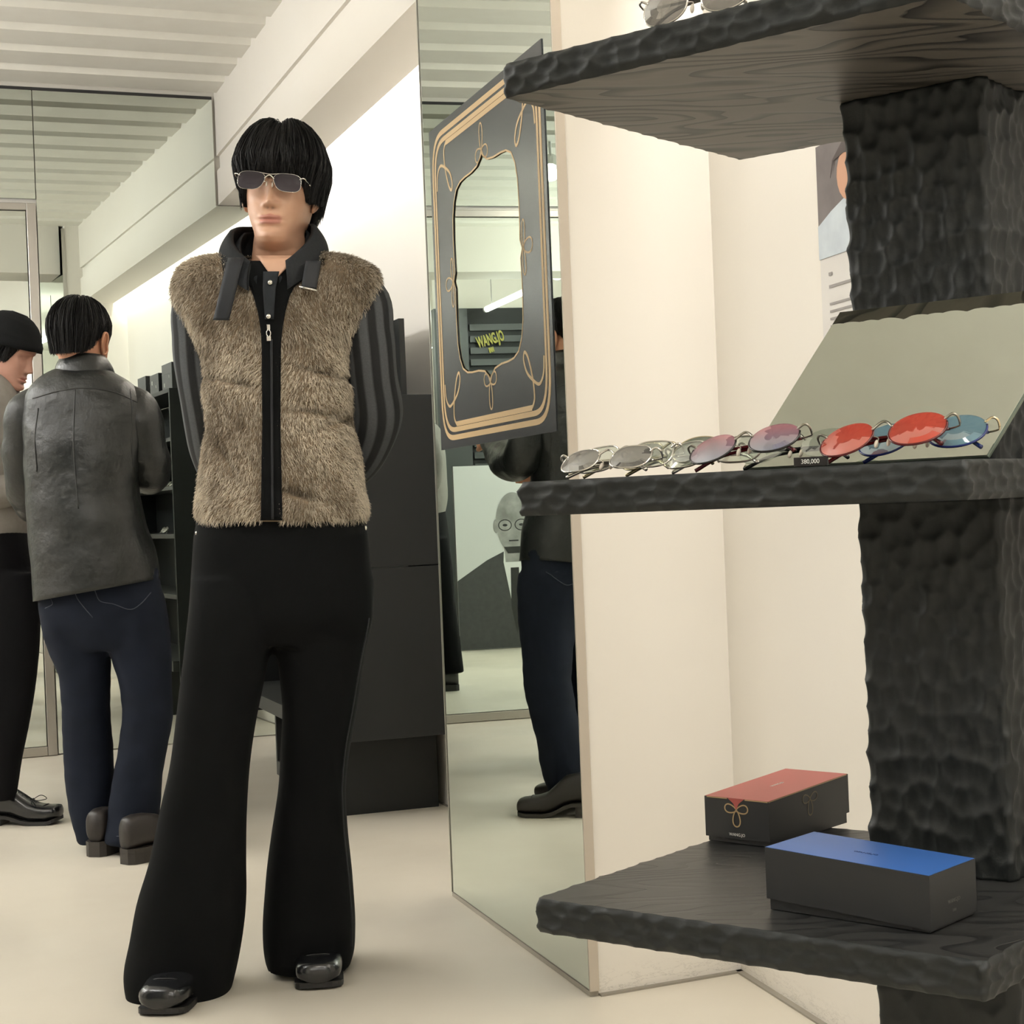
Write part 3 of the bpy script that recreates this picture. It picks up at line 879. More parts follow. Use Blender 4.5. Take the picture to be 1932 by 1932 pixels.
# red print dipping over the edge, gold border line along the front edge
vv = [fr_r(BXD * .5 + a, -.0003, BXH + b) for a, b in ((-.012, 0), (.012, 0), (.004, -.006), (0, -.0135), (-.004, -.006))]
vv += [fr_r(BXD * .5 + a, -.0006, BXH + b) for a, b in ((-.012, 0), (.012, 0), (.004, -.006), (0, -.0135), (-.004, -.006))]
part('lid_print_tip', MB().add(vv, [(0, 1, 2, 3, 4), (9, 8, 7, 6, 5)] + [(i, 5 + i, 5 + (i + 1) % 5, (i + 1) % 5) for i in range(5)]), M['lid_red'], bx2)
part('gold_border', MB().box((.004, -.0007, BXH - .0012), (BXD * .36, -.0002, BXH - .0001), fr_r), M['gold'], bx2)
part('gold_border', MB().box((BXD * .64, -.0007, BXH - .0012), (BXD - .001, -.0002, BXH - .0001), fr_r), M['gold'], bx2)
part('gold_border', MB().box((lnr + .0001, .0, BXH - .0010), (lnr + .0005, BXL - .004, BXH - .0001), fr_r), M['gold'], bx2)
part('front_lettering', text_on(text_mb('WANG.JO', .0052, .0001), fr_r, 'front', BXD * .5, BXH * .2, .0003), M['white_print'], bx2)
part('lid_lettering', text_on(text_mb('WANG.JO', .0062, .0001).xf(lambda a: np.c_[-a[:, 2], a[:, 1], a[:, 0]]), fr_r, 'top', lnr * .5, BXL * .5, BXH + .0004), M['white_print'], bx2)

# =================================================================== BLACK DISPLAY CABINET AGAINST THE LONG WALL
cb = root('display_cabinet', 'large black display cabinet against the wall behind the man in fur', 'cabinet', RF(.8, .2, 0))
BB, BL = M['black_board'], M['black_board_light']
S0, S1 = -.07, 1.66
part('side_panel', RB(MB(), S0, S0 + .02, .004, .40, .828, 1.388), BB, cb, bevel=.0012)
part('side_panel', RB(MB(), S0, S0 + .02, .004, .40, .266, .824), BB, cb, bevel=.0012)
part('far_panel', RB(MB(), S1 - .02, S1, .004, .40, .20, 1.66), BB, cb, bevel=.0012)
part('back_panel', RB(MB(), S0 + .021, S1 - .021, .004, .022, .266, 1.386), BB, cb)
part('bottom_board', RB(MB(), S0 + .021, S1 - .021, .023, .43, .266, .318), BL, cb, bevel=.0015)
for z_ in (.62, .92):
    part('shelf_board', RB(MB(), S0 + .021, S1 - .021, .15, .40, z_, z_ + .022), BL, cb, bevel=.001)
part('inner_panel', RB(MB(), S0 + .021, S1 - .021, .13, .149, .319, 1.64), BB, cb)
part('top_board', RB(MB(), S0 + .021, .099, .15, .40, 1.364, 1.386), BB, cb)
part('tall_end_panel', RB(MB(), .10, .118, .15, .40, .945, 1.66), BB, cb)
part('tall_top', RB(MB(), .119, S1 - .021, .15, .40, 1.64, 1.66), BB, cb, bevel=.001)
for z_ in (1.16, 1.40):
    part('shelf_board', RB(MB(), .119, S1 - .021, .15, .40, z_, z_ + .018), BL, cb, bevel=.001)
for s_ in (.55, 1.1):
    part('divider', RB(MB(), s_, s_ + .016, .15, .395, 1.18, 1.395), BB, cb)
bs = root('cabinet_plinth', 'low black open plinth under the large display cabinet', 'cabinet', RF(.62, .2, 0))
part('end_panel', RB(MB(), .105, .125, .03, .367, 0.0, .264), BB, bs, bevel=.001)
part('end_panel', RB(MB(), 1.13, 1.15, .03, .367, .0, .264), BL, bs, bevel=.001)
part('floor_board', RB(MB(), .126, 1.129, .03, .367, .0, .055), BL, bs, bevel=.001)
part('back_board', RB(MB(), .126, 1.129, .03, .048, .056, .264), BB, bs)

M['pbox'] = pmat('small_black_box', srgb(48, 49, 50), .5)
def small_box(s, t, ws, wt, h, label, marks):
    r = root('product_box', label, 'box', RF(s, t, 1.661), 'black boxes on top of the cabinet')
    part('carton', RB(MB(), s - ws / 2, s + ws / 2, t - wt / 2, t + wt / 2, 1.661, 1.661 + h), M['pbox'], r, bevel=.001)
    part('lid_seam', RB(MB(), s - ws / 2 - .0006, s + ws / 2 + .0006, t + wt / 2 + .0001, t + wt / 2 + .0008, 1.661 + h * .62, 1.661 + h * .65), M['black_board_light'], r)
    for (a, z_, w_, hh) in marks:
        part('white_mark', RB(MB(), s + a, s + a + w_, t + wt / 2 + .0009, t + wt / 2 + .0014, 1.661 + h * z_, 1.661 + h * z_ + hh), M['white_print'], r)
        part('white_mark', RB(MB(), s + ws / 2 + .0007, s + ws / 2 + .0012, t + a * .5, t + a * .5 + w_, 1.661 + h * z_, 1.661 + h * z_ + hh), M['white_print'], r)
small_box(1.47, .29, .22, .15, .135, 'tallest black product box on the cabinet top by the mirror wall', [(-.06, .15, .012, .02), (.05, .45, .006, .014)])
small_box(1.20, .29, .20, .16, .105, 'squat black product box on the cabinet top beside the tallest one', [(-.05, .5, .012, .02), (.04, .3, .006, .014)])
small_box(.85, .28, .20, .16, .12, 'black product box on the cabinet top farthest from the mirror wall', [(-.05, .4, .012, .02)])

# =================================================================== SUNGLASSES
M['silver'] = pmat('polished_silver', (.78, .76, .72, 1), .14, 1.0)
M['palegold'] = pmat('pale_gold_metal', (.72, .62, .42, 1), .2, 1.0)
M['gunmetal'] = pmat('aged_metal', (.36, .34, .29, 1), .28, 1.0)
M['ac_black'] = pmat('black_acetate', srgb(24, 22, 24), .2)
M['ac_red'] = pmat('dark_red_acetate', srgb(74, 14, 18), .18)
M['ac_blue'] = pmat('dark_blue_acetate', srgb(14, 32, 92), .18)
M['pad'] = pmat('nose_pad', srgb(206, 196, 180), .25)
def lens_outline(cx, hw, hh, p, n=40, cut=.0):
    sg_ = 1 if cx > 0 else -1
    th = np.arange(n) * 2 * PI / n
    c, s = np.cos(th), np.sin(th)
    x = cx + hw * np.sign(c) * np.abs(c) ** (2 / p); z = hh * np.sign(s) * np.abs(s) ** (2 / p)
    if cut: x = x + sg_ * cut * hw * np.clip((hh * .3 - z) / (1.3 * hh), 0, 1) * np.clip((cx - x) * sg_ / hw * .5 + .5, 0, 1)
    return np.c_[x, z]
def curve_y(x): return .9 * x * x         # wrap of the front
def settle(r, zb):
    bpy.context.view_layer.update()
    mz = min((c.matrix_world @ v.co).z for c in r.children for v in c.data.vertices)
    r.location.z += zb + .0004 - mz
def sunglasses(name, label, M4, metal, lens, temple, hw=.026, hh=.020, p=2.2, rim='full', group='sunglasses laid out on the middle shelf', fold=True, parent=None, rim_mat=None, low_rim=None, cat='sunglasses', rim_r=.0011, double=False, cut=.0):
    """front faces local -Y, x across, z up; M4 places the pair"""
    if parent is None:
        r = root(name, label, cat, (0, 0, 0), group); r.matrix_world = M4; ORI[r.name] = np.zeros(3)
    else:
        r = bpy.data.objects.new(name, None); link(r, parent); r.matrix_local = M4; ORI[r.name] = np.zeros(3)
    gap = .0085
    for sg_ in (-1, 1):
        cx = sg_ * (hw + gap)
        O = lens_outline(cx, hw, hh, p, cut=cut)
        # lens: shallow dome, two skins
        rows = []
        for k in (1.0, .66, .33, .02):
            Q = (O - [cx, 0]) * k + [cx, 0]
            rows.append(np.c_[Q[:, 0], curve_y(Q[:, 0]) - .0025 * (1 - k * k), Q[:, 1]])
        fr_ = np.array(rows)
        bk = fr_[::-1] + [0, .0012, 0]
        g = np.concatenate([bk, fr_[:]][::-1])
        mb = MB(); m_, n_ = g.shape[:2]
        f_ = []
        gg = np.concatenate([fr_[::-1], fr_ + [0, .0014, 0]])
        mb.grid(gg, True, True, True)
        part('lens', mb, lens, r, False, True)
        rp = np.c_[O[:, 0], curve_y(O[:, 0]) + .0006, O[:, 1]]
        if rim == 'full':
            part('rim', MB().tube(np.r_[rp, rp[:2]], rim_r, 6, False), rim_mat or metal, r, True, True)
        elif rim == 'low':
            n0 = len(rp); idx = [i % n0 for i in range(n0 // 2 - 2, n0 + 3)]
            part('rim', MB().tube(rp[idx], .0012, 6), low_rim or M['ac_black'], r, True, True)
        # end piece, hinge
        x0 = sg_ * (2 * hw + gap); x1 = sg_ * (2 * hw + gap + .0075)
        ep = spline([(x0 - sg_ * .004, curve_y(x0), hh * .45), (x0 + sg_ * .003, curve_y(x0) - .002, hh * .62), (x1, curve_y(x0) + .001, hh * .58), (x1, curve_y(x0) + .008, hh * .5)], 5)
        part('end_piece', MB().tube(ep, .0013, 6), metal, r, True, True)
        # nose pad on its arm
        nx = sg_ * gap * .75
        part('nose_pad', MB().ball((nx, .0075, -hh * .28), (.0018, .0028, .0052), 10, 6), M['pad'], r, True, True)
        part('pad_arm', MB().tube(spline([(sg_ * gap * 1.05, .001, -hh * .05), (sg_ * gap * .6, .006, .0), (nx, .0078, -hh * .2)], 4), .0006, 5), metal, r, True, True)
        # temple
        yb = curve_y(x0) + .008
        if fold:
            yy = yb + (.0035 if sg_ > 0 else .0)
            xe = -sg_ * (2 * hw + gap - .004)
            tp = [(x1, yb - .001, hh * .5), (x1 - sg_ * .004, yy, hh * .46), (x1 - sg_ * .03, yy + .0005, hh * .38), (xe + sg_ * .045, yy + .0005, hh * .30), (xe + sg_ * .02, yy, hh * .0), (xe, yy - .001, -hh * .75)]
        else:
            tp = [(x1, yb - .001, hh * .5), (x1 + sg_ * .001, yb + .03, hh * .48), (x1 - sg_ * .001, yb + .085, hh * .42), (x1 - sg_ * .004, yb + .108, hh * .1), (x1 - sg_ * .007, yb + .128, -hh * .95)]
        S_ = spline(tp, 7); k_ = len(S_)
        kc = int(k_ * .3)
        part('temple', MB().tube(S_[:kc + 1], .0010, 6), metal, r, True, True)
        part('temple_tip', MB().tube(S_[kc:], np.interp(np.arange(k_ - kc), [0, k_ - kc - 1], [.0015, .0021]), 7), temple, r, True, True)
    br = spline([(-gap - .002, .0, hh * .30), (-gap * .55, -.0008, hh * .58), (0, -.0012, hh * .68), (gap * .55, -.0008, hh * .58), (gap + .002, .0, hh * .30)], 6)
    part('bridge', MB().tube(br, .0013, 7), metal, r, True, True)
    if double:
        part('top_bar', MB().tube(spline([(-gap - .012, .0004, hh * .93), (0, -.0008, hh * .80), (gap + .012, .0004, hh * .93)], 6), .0009, 6), metal, r, True, True)
    return r
def a_for(px, b):
    u = (px - 966) + .0 * b
    r_ = (u + .04 * 75) / FPX
    return (r_ * (SL[1] + E2[1] * b) - SL[0] - E2[0] * b) / (E1[0] - r_ * E1[1])
YAW = math.atan2(E1[1], E1[0])
TILT_D = 5
def lay(px, b, zb, tilt=-48, roll=0.0, yaw=0.0, lift=.0205):
    a = a_for(px, b); p = SF(a, b, zb + lift)
    return Matrix.Translation(Vector(p.tolist())) @ Matrix.Rotation(YAW + math.radians(yaw), 4, 'Z') @ Matrix.Rotation(math.radians(-roll), 4, 'Y') @ Matrix.Rotation(math.radians(tilt + TILT_D), 4, 'X')
L_grey = lens_mat('lens_grey', srgb(176, 174, 170), None, .22)
L_green = lens_mat('lens_green', srgb(128, 142, 124), None, .35)
L_clear = lens_mat('lens_clear', srgb(240, 244, 238), None, .08)
L_pink = lens_mat('lens_pink_blue', srgb(226, 178, 188), srgb(182, 188, 210), .3, z0=-.018, z1=.012)
L_red = lens_mat('lens_red', srgb(232, 108, 88), None, .45)
L_blue = lens_mat('lens_blue', srgb(156, 190, 202), None, .4)
settle(sunglasses('sunglasses', 'silver sunglasses with grey lenses nearest the corner of the middle shelf', lay(1142, .020, Z_MID, -50, 1), M['silver'], L_grey, M['silver'], .024, .016, 2.6), Z_MID)
settle(sunglasses('sunglasses', 'silver sunglasses with clear lenses in the tangle of metal frames', lay(1178, .052, Z_MID, -46, 2, 3), M['silver'], L_clear, M['palegold'], .025, .018, 3.0), Z_MID)
settle(sunglasses('sunglasses', 'gold sunglasses with dark green lenses beside the pink tinted pair', lay(1262, .084, Z_MID, -52, 3), M['palegold'], L_green, M['palegold'], .026, .020, 2.2), Z_MID)
settle(sunglasses('sunglasses', 'silver sunglasses with pale lenses half behind the pink tinted pair', lay(1345, .052, Z_MID, -44, 2, -3), M['gunmetal'], L_clear, M['silver'], .025, .017, 2.8), Z_MID)
settle(sunglasses('sunglasses', 'sunglasses with pink to blue tinted oval lenses and dark red temples', lay(1402, .020, Z_MID, -50, 6, 0, .024), M['gunmetal'], L_pink, M['ac_red'], .027, .019, 2.1, 'low'), Z_MID)
settle(sunglasses('sunglasses', 'sunglasses with clear oval lenses between pink and red tinted pairs', lay(1500, .084, Z_MID, -50, 2), M['gunmetal'], L_clear, M['ac_black'], .028, .020, 2.1, 'none'), Z_MID)
settle(sunglasses('sunglasses', 'sunglasses with bright red oval lenses and dark red temples', lay(1664, .020, Z_MID, -50, 5, 0, .0235), M['gunmetal'], L_red, M['ac_red'], .028, .021, 2.1, 'low', low_rim=M['ac_red']), Z_MID)
settle(sunglasses('sunglasses', 'sunglasses with blue oval lenses and blue temples by the slanted mirror', lay(1738, .054, Z_MID, -50, 3, 0, .022), M['palegold'], L_blue, M['ac_blue'], .028, .021, 2.1, 'low', low_rim=M['ac_blue']), Z_MID)
# price printed on a black tag of the red pair
tg = text_mb('380,000', .0062, .0001)
p0 = SF(a_for(1530, .006), .006, Z_MID + .0052)
tm_ = Matrix.Rotation(YAW, 4, 'Z')
R_ = np.array(tm_.to_3x3())
pt = root('price_tag', 'small black price tag lying in front of the clear sunglasses', 'tag', SF(a_for(1530, .006), .008, Z_MID + .0003))
part('tag_strip', MB().box((-.018, -.001, -.0045), (.018, .002, .0045)).xf(lambda a: a @ R_.T + p0), M['ac_black'], pt, bevel=.0005)
part('price_lettering', tg.xf(lambda a: (a - [0, .0012, 0]) @ R_.T + p0), M['white_print'], pt)
# glasses on the top shelf, only the lower edge in view
settle(sunglasses('sunglasses', 'sunglasses with grey lenses on the top shelf, cut by the picture edge', lay(1345, .015, Z_TOP, -20, 0, 0, .0205), M['silver'], L_grey, M['silver'], .027, .020, 2.3, group=None), Z_TOP)
# glasses in the cabinet
def RM(s, t, z, yaw):
    p = RF(s, t, z)
    return Matrix.Translation(Vector(p.tolist())) @ Matrix.Rotation(yaw, 4, 'Z') @ Matrix.Rotation(math.radians(-40), 4, 'X')
yw = math.atan2(-D1[1], -D1[0])
for i, (s_, z_, what) in enumerate(((1.50, 1.178, 'nearest the mirror wall'), (1.28, 1.178, 'second from the mirror wall'), (.85, 1.178, 'in the middle bay'), (.30, 1.178, 'in the bay nearest the camera'))):
    settle(sunglasses('sunglasses', 'silver sunglasses on the upper cabinet shelf, ' + what, RM(s_, .33, z_ + .0205, yw), M['silver'], L_clear, M['silver'], .026, .019, 2.3, group='sunglasses in the black cabinet'), z_ + .0)
for i, (s_, z_, what) in enumerate(((1.45, .942, 'nearest the mirror wall'), (1.10, .942, 'in the middle'))):
    settle(sunglasses('sunglasses', 'silver sunglasses on the lower cabinet shelf, ' + what, RM(s_, .33, z_ + .0205, yw), M['silver'], L_clear, M['silver'], .026, .019, 2.3, group='sunglasses in the black cabinet'), z_ + .0)

# =================================================================== PEOPLE
def interp_rows(rows, n):
    R_ = np.array(rows, float); L = np.r_[0, np.cumsum(np.linalg.norm(np.diff(R_[:, :3], axis=0), axis=1) + 1e-6)]
    q = np.linspace(0, L[-1], n)
    # smooth (Catmull-Rom like) interpolation per column
    out = np.empty((n, R_.shape[1]))
    m = np.gradient(R_, L, axis=0)
    for i, t in enumerate(q):
        k = min(np.searchsorted(L, t, 'right') - 1, len(L) - 2); h_ = L[k + 1] - L[k]; u = (t - L[k]) / h_
        h00, h10, h01, h11 = 2 * u ** 3 - 3 * u ** 2 + 1, u ** 3 - 2 * u ** 2 + u, -2 * u ** 3 + 3 * u ** 2, u ** 3 - u ** 2
        out[i] = h00 * R_[k] + h10 * h_ * m[k] + h01 * R_[k + 1] + h11 * h_ * m[k + 1]
    return out
def px_loft(rows, nseg=48, nrow=40, p=2.3):
    """rows: (y, x_left, x_right, depth of centre, half depth front, half depth back) from top to bottom -> grid"""
    R_ = interp_rows(rows, nrow)
    th = np.arange(nseg) * 2 * PI / nseg
    c, s = np.cos(th), np.sin(th)
    ex = np.sign(s) * np.abs(s) ** (2 / p); ey = -np.sign(c) * np.abs(c) ** (2 / p)      # th=0 faces the camera
    g = []
    for row in R_:
        y, xl, xr, Yc, hf, hb = row[:6]; dy = row[6] if len(row) > 6 else 0.0
        a, b = W(xl, y + dy, Yc), W(xr, y - dy, Yc)
        mid, half = (a + b) / 2, (b - a) / 2
        dep = np.where(ey < 0, hf, hb)
        g.append(mid + ex[:, None] * half + (ey * dep)[:, None] * np.array([0, 1.0, 0]))
    return np.array(g)
def limb(path, rad, nseg=24, nrow=30, flat_=1.0):
    """tapering tube through points with radii"""
    R_ = interp_rows([tuple(p) + (r,) for p, r in zip(path, rad)], nrow)
    mb = MB(); mb.tube(R_[:, :3], R_[:, 3], nseg)
    return mb
def fuse_mb(mb, voxel, it=4, fac=.5):
    o = bpy.data.objects.new('tmp_fuse', mesh_of('tmp_fuse', mb, None)); COL.objects.link(o)
    r = o.modifiers.new('r', 'REMESH'); r.mode = 'VOXEL'; r.voxel_size = voxel
    s = o.modifiers.new('s', 'SMOOTH'); s.iterations = it; s.factor = fac
    dg = bpy.context.evaluated_depsgraph_get()
    me = bpy.data.meshes.new_from_object(o.evaluated_get(dg))
    bpy.data.objects.remove(o)
    v = np.empty(len(me.vertices) * 3); me.vertices.foreach_get('co', v)
    out = MB(); out.add(v.reshape(-1, 3), [tuple(p.vertices) for p in me.polygons])
    return out
def vnoise(P, scale, seed=0):
    """smooth pseudo noise from summed sines"""
    r = np.random.default_rng(seed); out = np.zeros(len(P))
    for k in range(7):
        d = r.normal(size=3); d /= np.linalg.norm(d)
        out += np.sin(P @ d * scale * r.uniform(.6, 1.7) + r.uniform(0, 6.28))
    return out / 7
def normals_of(g):
    du = np.roll(g, -1, 1) - np.roll(g, 1, 1); dv = np.gradient(g, axis=0)
    n = np.cross(du, dv); n /= np.linalg.norm(n, axis=2)[..., None] + 1e-9
    c = g.mean(1, keepdims=True)
    sgn = np.sign(((g - c) * n).sum(2).mean())
    return n * sgn
SKIN = dict(a=srgb(203, 161, 135), lip=srgb(178, 122, 108))
def skin_mat(name):
    m = pmat(name, SKIN['a'], .48, attr='Col', vary=(55, (.93, .91, .9, 1), .25), bump=(500, .08, .0004))
    b = m.node_tree.nodes['Principled BSDF']
    b.inputs['Subsurface Weight'].default_value = .08
    b.inputs['Subsurface Radius'].default_value = (.01, .004, .002)
    return m
M['skin'] = skin_mat('skin')
ZK = [-.32, -.26, -.20, -.16, -.138, -.126, -.119, -.113, -.105, -.095, -.082, -.070, -.055, -.035, -.015, 0, .03, .06, .085, .102, .113, .119]
FK = [.095, .060, .052, .048, .050, .060, .079, .094, .102, .1025, .099, .0965, .0965, .0945, .091, .091, .097, .094, .079, .060, .036, .006]
BK = [.100, .085, .074, .070, .070, .071, .072, .073, .075, .078, .083, .088, .094, .099, .102, .104, .105, .100, .086, .066, .040, .006]
WK = [.120, .075, .064, .060, .0585, .0575, .0560, .0545, .0545, .0545, .0562, .0588, .0632, .0682, .0728, .0738, .0755, .0735, .062, .0485, .029, .005]
def head_grid(nz=150, n=112, sx=1.0, sz=1.0, tone=None, lips=True):
    zz = np.unique(np.r_[np.linspace(-.32, -.14, 18), np.linspace(-.14, .02, 96), np.linspace(.02, .119, 36)])
    th = np.arange(n) * 2 * PI / n
    s, c = np.sin(th), np.cos(th)
    g = np.empty((len(zz), n, 3)); col = np.empty((len(zz), n, 4))
    base = np.array(tone if tone is not None else SKIN['a']); lipc = np.array(SKIN['lip'])
    for i, z in enumerate(zz):
        f, b, w = np.interp(z, ZK, FK), np.interp(z, ZK, BK), np.interp(z, ZK, WK)
        # jaw: near the chin the front of the ring is pointed
        jaw = np.exp(-((z + .108) / .03) ** 2)
        x = w * s
        front = c > 0
        pf = 2.35 - .55 * jaw
        y = np.where(front, -f * np.abs(c) ** (2 / pf), b * np.abs(c))
        x = np.where(front, w * np.sign(s) * np.abs(s) ** (2 / (2.35 - .25 * jaw)), x)
        fm = np.clip(c, 0, 1) ** .5 * front
        x = x * (1 - .10 * fm * float(smoothstep(-.070, -.112, z) * smoothstep(-.150, -.122, z)))
        # nose
        zt = np.interp(z, [-.052, -.047, -.042, -.036, -.026, -.010, .004, .016, .024], [0, .006, .017, .0235, .0205, .0135, .0085, .004, 0])
        sg = np.interp(z, [-.05, -.038, -.02, .02], [.0115, .0098, .0072, .0075])
        y = y - fm * zt * np.exp(-(x / sg) ** 2)
        y = y - fm * .0085 * (np.exp(-((np.abs(x) - .0135) / .0055) ** 2) * np.exp(-((z + .040) / .0065) ** 2))
        y = y + fm * .004 * (np.exp(-((np.abs(x) - .0068) / .0035) ** 2) * np.exp(-((z + .0475) / .003) ** 2))
        # eye sockets, brow, cheeks
        y = y + fm * .0115 * np.exp(-((np.abs(x) - .031) / .017) ** 2) * np.exp(-((z - .001) / .0125) ** 2)
        y = y - fm * .0065 * np.exp(-((np.abs(x) - .031) / .0115) ** 2) * np.exp(-((z - .000) / .0085) ** 2)
        y = y - fm * .003 * np.exp(-((np.abs(x) - .030) / .020) ** 2) * np.exp(-((z - .019) / .006) ** 2)
        y = y - fm * .004 * np.exp(-((np.abs(x) - .046) / .018) ** 2) * np.exp(-((z + .028) / .018) ** 2)
        # mouth
        lw = np.exp(-(np.abs(x) / .0235) ** 4)
        up = .0062 * np.exp(-((z + .0645 - .0012 * np.cos(x * 260)) / .0048) ** 2)
        lo = .0072 * np.exp(-((z + .0760) / .0055) ** 2)
        gr = -.0038 * np.exp(-((z + .0700) / .0020) ** 2)
        y = y - fm * lw * (up + lo + gr)
        y = y + fm * .0022 * np.exp(-(x / .004) ** 2) * np.exp(-((z + .055) / .006) ** 2)
        y = y + fm * .0035 * np.exp(-(x / .02) ** 2) * np.exp(-((z + .086) / .006) ** 2)
        y = y - fm * .0045 * np.exp(-(x / .016) ** 2) * np.exp(-((z + .100) / .010) ** 2)
        lift = .032 * np.interp(z, [-.18, -.138, -.119, -.10, -.07, -.045], [0, .6, 1, .7, .15, 0]) * np.clip(1 - c, 0, 1)
        g[i] = np.c_[x * sx, y, (z + lift) * sz]
        lm = np.zeros(n)
        if lips:
            zu = -.0585 - 90 * x * x * .12
            lm = fm * np.clip((.0245 - np.abs(x)) / .003, 0, 1) * np.clip((z + .0815 - 5 * x * x) / .002, 0, 1) * np.clip((-.0590 + .0012 * np.cos(x * 320) - 9 * x * x - z) / .0018, 0, 1)
        col[i] = base * (1 - lm[:, None]) + lipc * lm[:, None]
        nm = fm * np.exp(-((np.abs(x) - .0068) / .003) ** 2) * np.exp(-((z + .0475) / .0022) ** 2)  # mask for nostril shade darkened into the skin colour
        col[i] = col[i] * (1 - .6 * nm[:, None]); col[i, :, 3] = 1
    return g, col
def ear_mb(side, tone):
    """outer ear: curved rim and lobe"""
    mb = MB()
    rim = [(.0, .012, -.028), (.004, .000, -.030), (.009, -.004, -.018), (.013, .006, -.002), (.019, .014, .016), (.021, .026, .028), (.018, .038, .026), (.015, .042, .010), (.010, .034, -.008), (.005, .022, -.022), (.001, .012, -.028)]
    P = spline([(side * (.070 + a), b, c) for a, b, c in rim], 5)
    mb.tube(P, .0042, 8)
    # bowl
    cen = np.array([side * .0765, .018, -.001]); rows = [P, cen + (P - cen) * .55 + [-side * .002, 0, 0], cen + (P - cen) * .08]
    a = np.array(rows); mb.grid(np.concatenate([a, a[::-1] + [-side * .004, 0, 0]]), True, False, False)
    mb.c = [np.tile(np.array(tone), (len(v), 1)) for v in mb.v]
    return mb
def rot_head(P, R3, c0=-.20, c1=-.125):
    """turn the head about the neck, blending along the neck"""
    P = np.asarray(P, float); shp = P.shape; P = P.reshape(-1, 3)
    k = smoothstep(c0, c1, P[:, 2])[:, None]
    piv = np.array([0, .02, -.14])
    Q = (P - piv) @ R3.T + piv
    return (P * (1 - k) + Q * k).reshape(shp)
def euler(yaw, pitch, roll):
    return np.array((Matrix.Rotation(math.radians(yaw), 3, 'Z') @ Matrix.Rotation(math.radians(pitch), 3, 'X') @ Matrix.Rotation(math.radians(roll), 3, 'Y')))
def strands(roots, dirs_fn, n_seg, width, col_fn, seed):
    pass
def hand_mb(wrist, fwd, palm_n, side, curl=.5, sc=1.0):
    """palm and five separate bent fingers; fwd = towards fingertips, palm_n = out of the palm"""
    f = np.array(fwd, float); f /= np.linalg.norm(f)
    n = np.array(palm_n, float); n -= f * (n @ f); n /= np.linalg.norm(n)
    x = np.cross(f, n) * side                      # towards the thumb
    w = np.array(wrist, float)
    mb = MB()
    rows = []
    for t, hw, hh in ((-.02, .024, .019), (.01, .027, .018), (.04, .038, .016), (.075, .042, .014), (.092, .040, .011)):
        th = np.arange(16) * 2 * PI / 16
        rows.append(w + f * t * sc + np.outer(np.cos(th) * hw * sc, x) + np.outer(np.sin(th) * hh * sc, n))
    mb.grid(np.array(rows), True, True, True)
    for off, ln, r in ((.029, .070, .0088), (.0098, .079, .0092), (-.0098, .074, .0088), (-.028, .058, .0078)):
        p = w + (f * .085 + x * off) * sc; d = f.copy(); pts = [p]
        for k, fr_ in enumerate((.45, .30, .25)):
            a = curl * (.55 + .45 * k)
            d = d * math.cos(a) + n * math.sin(a); d /= np.linalg.norm(d)
            pts.append(pts[-1] + d * ln * fr_ * sc)
        P = spline(pts, 4)
        mb.tube(P, np.linspace(r, r * .8, len(P)) * sc, 10)
    d = (x * .75 + f * .6 + n * .25); d /= np.linalg.norm(d)
    pts = [w + (f * .018 + x * .022) * sc, w + (f * .035 + x * .040) * sc]
    pts.append(pts[-1] + (f * .8 + x * .45 + n * .3) * .030 * sc); pts.append(pts[-1] + (f * .9 + n * .4) * .025 * sc)
    P = spline(pts, 4); mb.tube(P, np.linspace(.0115, .0085, len(P)) * sc, 10)
    return mb
def colored(mb, col):
    mb.c = [np.tile(np.array(col), (len(v), 1)) for v in mb.v]; return mb
def hair_shell(low_fn, rad_fn, n=90, m=26, noise=.004, seed=1, part_groove=None):
    """closed cap of hair: crown to a hem that varies round the head; low_fn(th)->z, rad_fn(th, z)->(outer r scale)"""
    th = np.arange(n) * 2 * PI / n
    rows = []
    for t in np.linspace(0, 1, m):
        row = []
        for a in th:
            zl = low_fn(a); r_ = rad_fn(a, t, zl); row.append(r_)
        rows.append(row)
    g = np.array(rows)
    return g

def ribbon_strands(paths, width, cols=None, mb=None):
    """many thin ribbons: paths (k, s, 3)"""
    P = np.asarray(paths); k, s_ = P.shape[:2]
    T = np.gradient(P, axis=1); T /= np.linalg.norm(T, axis=2)[..., None] + 1e-9
    rv = rng.normal(size=(k, 1, 3))
    B = np.cross(T, rv); B /= np.linalg.norm(B, axis=2)[..., None] + 1e-9
    taper = np.linspace(1, .25, s_)[None, :, None]
    wv = np.asarray(width)
    if wv.ndim == 1: wv = wv[:, None, None]
    A_ = P + B * wv * taper / 2; C_ = P - B * wv * taper / 2
    V = np.stack([A_, C_], 2).reshape(k, s_ * 2, 3)
    base = np.arange(k)[:, None, None] * s_ * 2
    i = np.arange(s_ - 1)[None, :, None] * 2
    F = (base + i + np.array([0, 1, 3, 2])[None, None, :]).reshape(-1, 4)
    me_c = None
    if cols is not None: me_c = np.repeat(np.asarray(cols), s_ * 2, axis=0)
    return V.reshape(-1, 3), F, me_c
